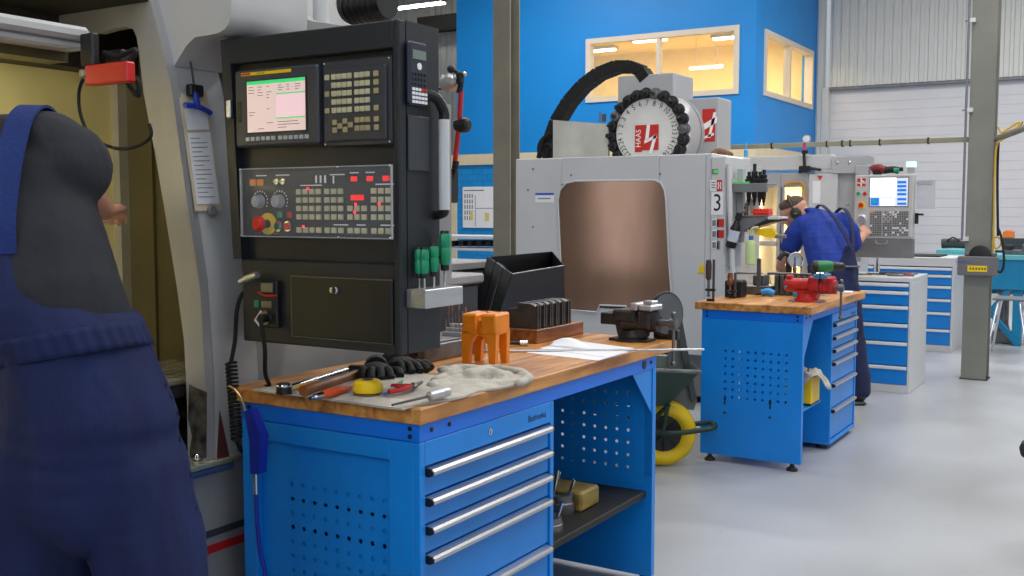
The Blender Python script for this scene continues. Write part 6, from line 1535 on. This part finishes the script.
# ---------------------------------------------------------------- near worker
t = thing('person', 'worker in dark blue bib overalls and charcoal T-shirt, seen from behind at the open machine', 'person', rd(-.93, 2.2), YAW)
MP = MW[t.name]
m_over = mat('navy_overall_cloth', (15, 31, 80), .85, var=.16, scale=7, bump=.6, bscale=9, stretch=(1.4, 1.4, .55))
m_tee_ = mat('charcoal_tshirt_cloth', (42, 43, 50), .9, var=.1, scale=9, bump=.8, bscale=8, stretch=(1.2, 1.2, .7))
m_strap = mat('blue_strap_webbing', (17, 46, 112), .8, var=.08, bump=.2, bscale=120)
hd, L, R = head_balls((-.40, .27, 1.70), (-.35, .9, -.35), (-.25, .3, 1))
sh_r, el_r, wr_r = (-.045, .12, 1.50), (-.135, .36, 1.462), (-.165, .60, 1.40)
sh_l, el_l, wr_l = (-.36, .12, 1.47), (-.44, .38, 1.28), (-.36, .60, 1.30)
body = hd + chain([((-.25, .13, 1.54), .062), ((-.36, .22, 1.65), .056)])
body += chain([((.02, .01, .92), (.155, .11, .11)), ((-.04, .03, 1.14), (.13, .095, .1)), ((-.14, .08, 1.36), (.125, .095, .10)), ((-.18, .11, 1.48), (.125, .085, .06))])
body += chain([(sh_r, .055), (el_r, .043), (wr_r, .030)]) + chain([(sh_l, .055), (el_l, .043), (wr_l, .030)])
body += hand_balls(wr_r, (-.15, .95, .05), (0, 0, -1), 1.0, .6) + hand_balls(wr_l, (.2, .95, 0), (0, 0, -1), 1.0, .6, False)
body += chain([((.12, 0, .88), .085), ((.175, .0, .5), .06), ((.19, -.01, .1), .045)]) + chain([((-.08, 0, .88), .085), ((-.09, .03, .5), .06), ((-.10, .06, .1), .045)])
blob('body', body, m_skin, t, .0085, 3)
tee = chain([((-.03, .02, 1.10), (.165, .125, .1)), ((-.085, .03, 1.235), (.172, .135, .09)), ((-.125, .06, 1.335), (.172, .138, .09)), ((-.16, .09, 1.41), (.172, .13, .08)), ((-.165, .10, 1.48), (.17, .12, .07)), ((-.18, .12, 1.53), (.15, .10, .06)), ((-.20, .13, 1.56), (.10, .085, .05))]) + [sp((-.10, .115, 1.545), (.085, .09, .07))]
tee += chain([((-.05, .11, 1.495), .092), ((-.08, .20, 1.485), .08), ((-.128, .32, 1.468), .07)]) + chain([((-.33, .11, 1.47), .085), ((-.385, .2, 1.41), .08), ((-.42, .31, 1.34), .074)])
blob('tshirt', tee, m_tee_, t, .011, 5, (.005, 7, (1, 1, .6)))
tr = chain([((.015, .0, .80), (.19, .15, .13)), ((.02, .0, .95), (.188, .155, .12)), ((-.01, .01, 1.05), (.178, .148, .08)), ((-.035, .015, 1.15), (.170, .14, .05))])
tr += chain([((-.035, .0, 1.12), (.172, .135, .05)), ((-.085, .005, 1.20), (.13, .13, .05)), ((-.118, .025, 1.27), (.085, .125, .04)), ((-.115, .04, 1.325), (.05, .115, .03))])
tr += chain([((.115, .0, .84), (.112, .13, .1)), ((.152, .0, .64), (.112, .12, .1)), ((.178, .0, .46), (.105, .11, .1)), ((.19, .0, .2), (.095, .105, .09)), ((.195, .01, .09), (.09, .105, .05))])
tr += chain([((-.09, .0, .84), (.11, .13, .1)), ((-.095, .02, .64), (.108, .12, .1)), ((-.098, .04, .46), (.105, .11, .1)), ((-.10, .05, .2), (.095, .105, .09)), ((-.10, .06, .09), (.09, .105, .05))])
ov = blob('overalls', tr, m_over, t, .012, 4, (.013, 5, (1.5, 1, .5)))
# waist gathering and straps
wb = M(m_over, MP)
def wband(u, v):
    a = 2*pi*u; k = 1+.012*sin(a*38)+.006*sin(a*17+1)
    return Vector((-.024+.170*k*cos(a)-.02*(v-.5), .008+.150*k*sin(a), 1.085+.05*v+.016*sin(a*1.0+2.6)+.022*cos(a)))
wb.grid(229, 5, wband); wo_ = wb.build('waistband', t, 60); md_w = wo_.modifiers.new('thick', 'SOLIDIFY'); md_w.thickness = .006
st = M(m_strap, MP)
def strap(mb, pts, wd, th=.006):
    P = [Vector(p) for p in pts]; Q = []
    for i in range(len(P)-1):
        p0, p1, p2, p3 = P[max(i-1, 0)], P[i], P[i+1], P[min(i+2, len(P)-1)]
        for k in range(6):
            u = k/6; Q.append(.5*((2*p1)+(p2-p0)*u+(2*p0-5*p1+4*p2-p3)*u*u+(3*p1-p0-3*p2+p3)*u*u*u))
    Q.append(P[-1]); vs = []; n = len(Q)
    for i, p in enumerate(Q):
        d = (Q[min(i+1, n-1)]-Q[max(i-1, 0)]).normalized(); s = Vector((1, .15, 0)); s = (s-d*s.dot(d)).normalized(); nn = s.cross(d)
        vs += [p-s*wd/2-nn*th/2, p+s*wd/2-nn*th/2, p+s*wd/2+nn*th/2, p-s*wd/2+nn*th/2]
    fs = [(k*4+i, k*4+(i+1) % 4, k*4+4+(i+1) % 4, k*4+4+i) for k in range(n-1) for i in range(4)]+[(0, 1, 2, 3), ((n-1)*4+3, (n-1)*4+2, (n-1)*4+1, (n-1)*4)]
    mb.add(vs, fs)
strap(st, ((-.105, -.085, 1.31), (-.108, -.078, 1.38), (-.110, -.050, 1.46), (-.112, -.008, 1.545), (-.115, .045, 1.605), (-.115, .12, 1.625), (-.11, .20, 1.57), (-.105, .235, 1.48)), .052)
o = st.build('shoulder_strap', t); o['label'] = 'blue overall strap over the shoulder'
st = M(m_strap, MP); strap(st, ((-.165, -.085, 1.30), (-.25, -.06, 1.40), (-.31, -.01, 1.49), (-.32, .06, 1.56), (-.31, .16, 1.56), (-.29, .23, 1.46)), .05); st.build('shoulder_strap', t)
hr = [(L(0, -.022, .055), (.081, .096, .084), R), (L(0, -.06, .0), (.07, .05, .07), R)]
blob('hair', hr, mat('dark_brown_hair', (52, 42, 36), .8, bump=.5, bscale=90), t, .008, 2)
for x, y in ((.195, .05), (-.10, .10)):
    M(m_black, MP).ball((x, y+.05, .045), (.055, .13, .045), 16).box(x-.055, x+.055, y-.10, y+.17, .0, .03, .012).ball((x, y-.04, .07), (.05, .06, .06), 14).build('work_shoe', t)
# ---------------------------------------------------------------- far worker
t = thing('person', 'bent worker in royal blue polo shirt and ear defenders, reaching for the control pendant', 'person', rd(2.35, 7.45), YAW)
MP = MW[t.name]
m_polo = mat('royal_blue_polo_cloth', (20, 54, 150), .8, var=.08, scale=8, bump=.8, bscale=9, stretch=(1.3, 1.3, .6))
m_navy = mat('dark_navy_overall_cloth', (26, 34, 74), .85, var=.12, scale=8, bump=.3, bscale=24)
hd, L, R = head_balls((-.215, .40, 1.375), (-.80, .35, -.48), (-.42, .1, .9), 1.02)
sh_r, el_r, wr_r = (.12, .24, 1.30), (.205, .35, 1.125), (.375, .60, 1.215)
sh_l, el_l, wr_l = (-.215, .30, 1.285), (-.275, .35, 1.10), (-.31, .47, .97)
body = hd + chain([((-.09, .32, 1.35), .062), ((-.17, .37, 1.37), .056)])
body += chain([((-.04, .0, .93), (.14, .10, .1)), ((-.05, .08, 1.06), (.125, .095, .09)), ((-.06, .2, 1.22), (.15, .11, .1)), ((-.06, .28, 1.31), (.14, .085, .07))])
body += chain([(sh_r, .052), (el_r, .043), (wr_r, .030)]) + chain([(sh_l, .052), (el_l, .043), (wr_l, .030)])
body += hand_balls(wr_r, (.35, .65, .35), (-.3, .5, -.6), 1.0, .55) + hand_balls(wr_l, (.5, .8, -.3), (.3, 0, -1), 1.0, .7, False)
body += chain([((.04, 0, .88), .08), ((.11, .03, .5), .06), ((.16, .0, .1), .045)]) + chain([((-.13, 0, .88), .08), ((-.16, .06, .5), .06), ((-.19, .05, .1), .045)])
blob('body', body, m_skin, t, .0075, 3)
polo = chain([((-.04, .03, .97), (.172, .135, .08)), ((-.05, .08, 1.06), (.168, .135, .09)), ((-.055, .16, 1.17), (.172, .14, .1)), ((-.055, .23, 1.26), (.172, .135, .09)), ((-.05, .28, 1.315), (.16, .11, .075)), ((-.08, .31, 1.355), (.085, .085, .05))])
polo += chain([((.08, .24, 1.295), .088), ((.14, .27, 1.24), .082), ((.192, .33, 1.155), .072)]) + chain([((-.18, .29, 1.28), .085), ((-.235, .31, 1.22), .082), ((-.265, .33, 1.13), .074)])
polo += chain([((-.10, .315, 1.385), (.066, .062, .022)), ((-.12, .33, 1.40), (.062, .06, .018))])
blob('polo_shirt', polo, m_polo, t, .0095, 4, (.005, 9, (1, 1, .6)))
tr = chain([((-.04, .0, .84), (.175, .14, .12)), ((-.04, .01, .95), (.182, .145, .08)), ((-.04, .03, 1.0), (.182, .142, .03))])
tr += chain([((.04, .0, .84), (.105, .125, .1)), ((.10, .03, .5), (.095, .105, .1)), ((.15, .01, .2), (.09, .10, .09)), ((.155, .0, .09), (.085, .1, .05))]) + chain([((-.13, .0, .84), (.105, .125, .1)), ((-.16, .05, .5), (.095, .105, .1)), ((-.185, .05, .2), (.09, .10, .09)), ((-.19, .05, .09), (.085, .1, .05))])
tr += chain([((.03, -.02, 1.0), (.09, .115, .035)), ((.05, -.008, 1.06), (.05, .11, .03)), ((.06, .012, 1.12), (.028, .108, .025))])
blob('overalls', tr, m_navy, t, .011, 4, (.005, 8, (1.3, 1, .6)))
st = M(m_navy, MP); strap(st, ((.055, -.075, 1.13), (.02, -.01, 1.24), (-.03, .085, 1.355), (-.06, .17, 1.415), (-.07, .25, 1.435), (-.08, .32, 1.415), (-.08, .40, 1.34)), .025, .008); st.build('shoulder_strap', t)
st = M(m_navy, MP); strap(st, ((.07, -.075, 1.13), (.088, .0, 1.24), (.095, .09, 1.34), (.09, .18, 1.40), (.08, .27, 1.41), (.06, .36, 1.36)), .025, .008); st.build('shoulder_strap', t)
hr = [(L(0, -.012, .066), (.0775, .092, .064), R), (L(0, .03, .088), (.064, .06, .040), R)]
blob('hair', hr, mat('short_grey_brown_hair', (96, 78, 66), .8, var=.2, scale=60, bump=.4, bscale=120), t, .007, 2)
em = M(m_black, MP)
for sx in (-1, 1):
    c0 = L(sx*.082, -.012, .0); ax = (MP.to_3x3() @ (R @ Vector((sx, 0, 0)))) if False else R@Vector((sx, 0, 0))
    q = M(mat('dark_olive_cup', (46, 48, 36), .4), MP).lathe([(.026, 0), (.04, .004), (.043, .018), (.036, .034), (.02, .04), (0, .041)], c0, ax, 20)
    q.mat(mat('dull_yellow_mark', (170, 150, 40), .5)).boxc(c0+ax*.0405, (.02, .03, .006), None, .002); q.build('ear_cup', t)
em.tube([L(sx*.112*cos(a_), -.012, .02+.125*sin(a_)) for sx in (1,) for a_ in [pi*i/10 for i in range(11)]], .008, 8, 3)
em.build('headband', t)
for x, y in ((.155, .0), (-.19, .06)):
    M(m_black, MP).ball((x-.02, y+.05, .045), (.052, .12, .045), 16).box(x-.07, x+.035, y-.09, y+.16, .0, .028, .012).ball((x, y-.03, .07), (.05, .055, .055), 14).build('work_shoe', t)

# bunched rag on the near bench: flat cloth with rolled folds, one continuous surface
HT = .903
def zq(u, v, h=0.0): p = at_z(u, v, HT); return (p.x, p.y, HT+h)
rg_ = []
for u, v in ((440, 386), (455, 383), (470, 380), (485, 379), (500, 378), (512, 379), (450, 377), (466, 374), (480, 384), (495, 384), (462, 388), (478, 388)): rg_.append((Vector(zq(u, v, .004)), (.055, .055, .0055), None))
for pts, r in ((((442, 372), (470, 371), (500, 371), (522, 375), (529, 381), (520, 386)), .011), (((432, 389), (450, 383), (468, 378), (490, 376), (508, 379)), .013), (((446, 377), (458, 373), (476, 374), (486, 380)), .016), (((455, 389), (476, 386), (500, 386), (514, 384)), .009), (((470, 380), (486, 377), (498, 380)), .019), (((436, 384), (446, 379), (456, 380)), .012)):
    rg_ += chain([(zq(u, v, r*.75), (r*1.35, r*1.35, r)) for u, v in pts])
o = blob('rag', rg_, m_rag, None, .0048, 2, (.0022, 26, (1, 1, 1)), Matrix.Identity(4), 12)
tag(o, 'crumpled beige rag bunched in rolled folds in front of the orange block', 'cloth')
# ================================================================== LIGHT AND CAMERA
for i, (x, y, p) in enumerate(((-.6, 1.9, 120), (.9, 4.2, 230), (-.4, 7.6, 190), (.8, 10.8, 240), (-3.6, 5.6, 120), (-4.2, 11.8, 260), (-8.0, 9.5, 230), (-8.5, 13.6, 260), (-1.2, 15.0, 460), (2.8, 8, 180), (-6.5, 4.0, 70))):
    area("hall_light", (x, y, 5.9), 2.4, .5, p*.5, (1, .98, .95))
w = bpy.data.worlds.new('hall_air'); bpy.context.scene.world = w; w.use_nodes = True
w.node_tree.nodes['Background'].inputs['Color'].default_value = (.85, .92, 1, 1)
w.node_tree.nodes['Background'].inputs['Strength'].default_value = .5
cam = bpy.data.cameras.new('camera'); cam.sensor_width = 36; cam.lens = 36*FPX/1024; cam.clip_start = .05; cam.clip_end = 100
co = bpy.data.objects.new('camera', cam); C.objects.link(co)
co.location = EYE; co.rotation_euler = (pi/2-PITCH, 0, YAW)
sc = bpy.context.scene; sc.camera = co
sc.view_settings.view_transform = 'Standard'; sc.view_settings.look = 'None'; sc.view_settings.gamma = 1; sc.view_settings.exposure = 0
sc.view_settings.use_curve_mapping = False
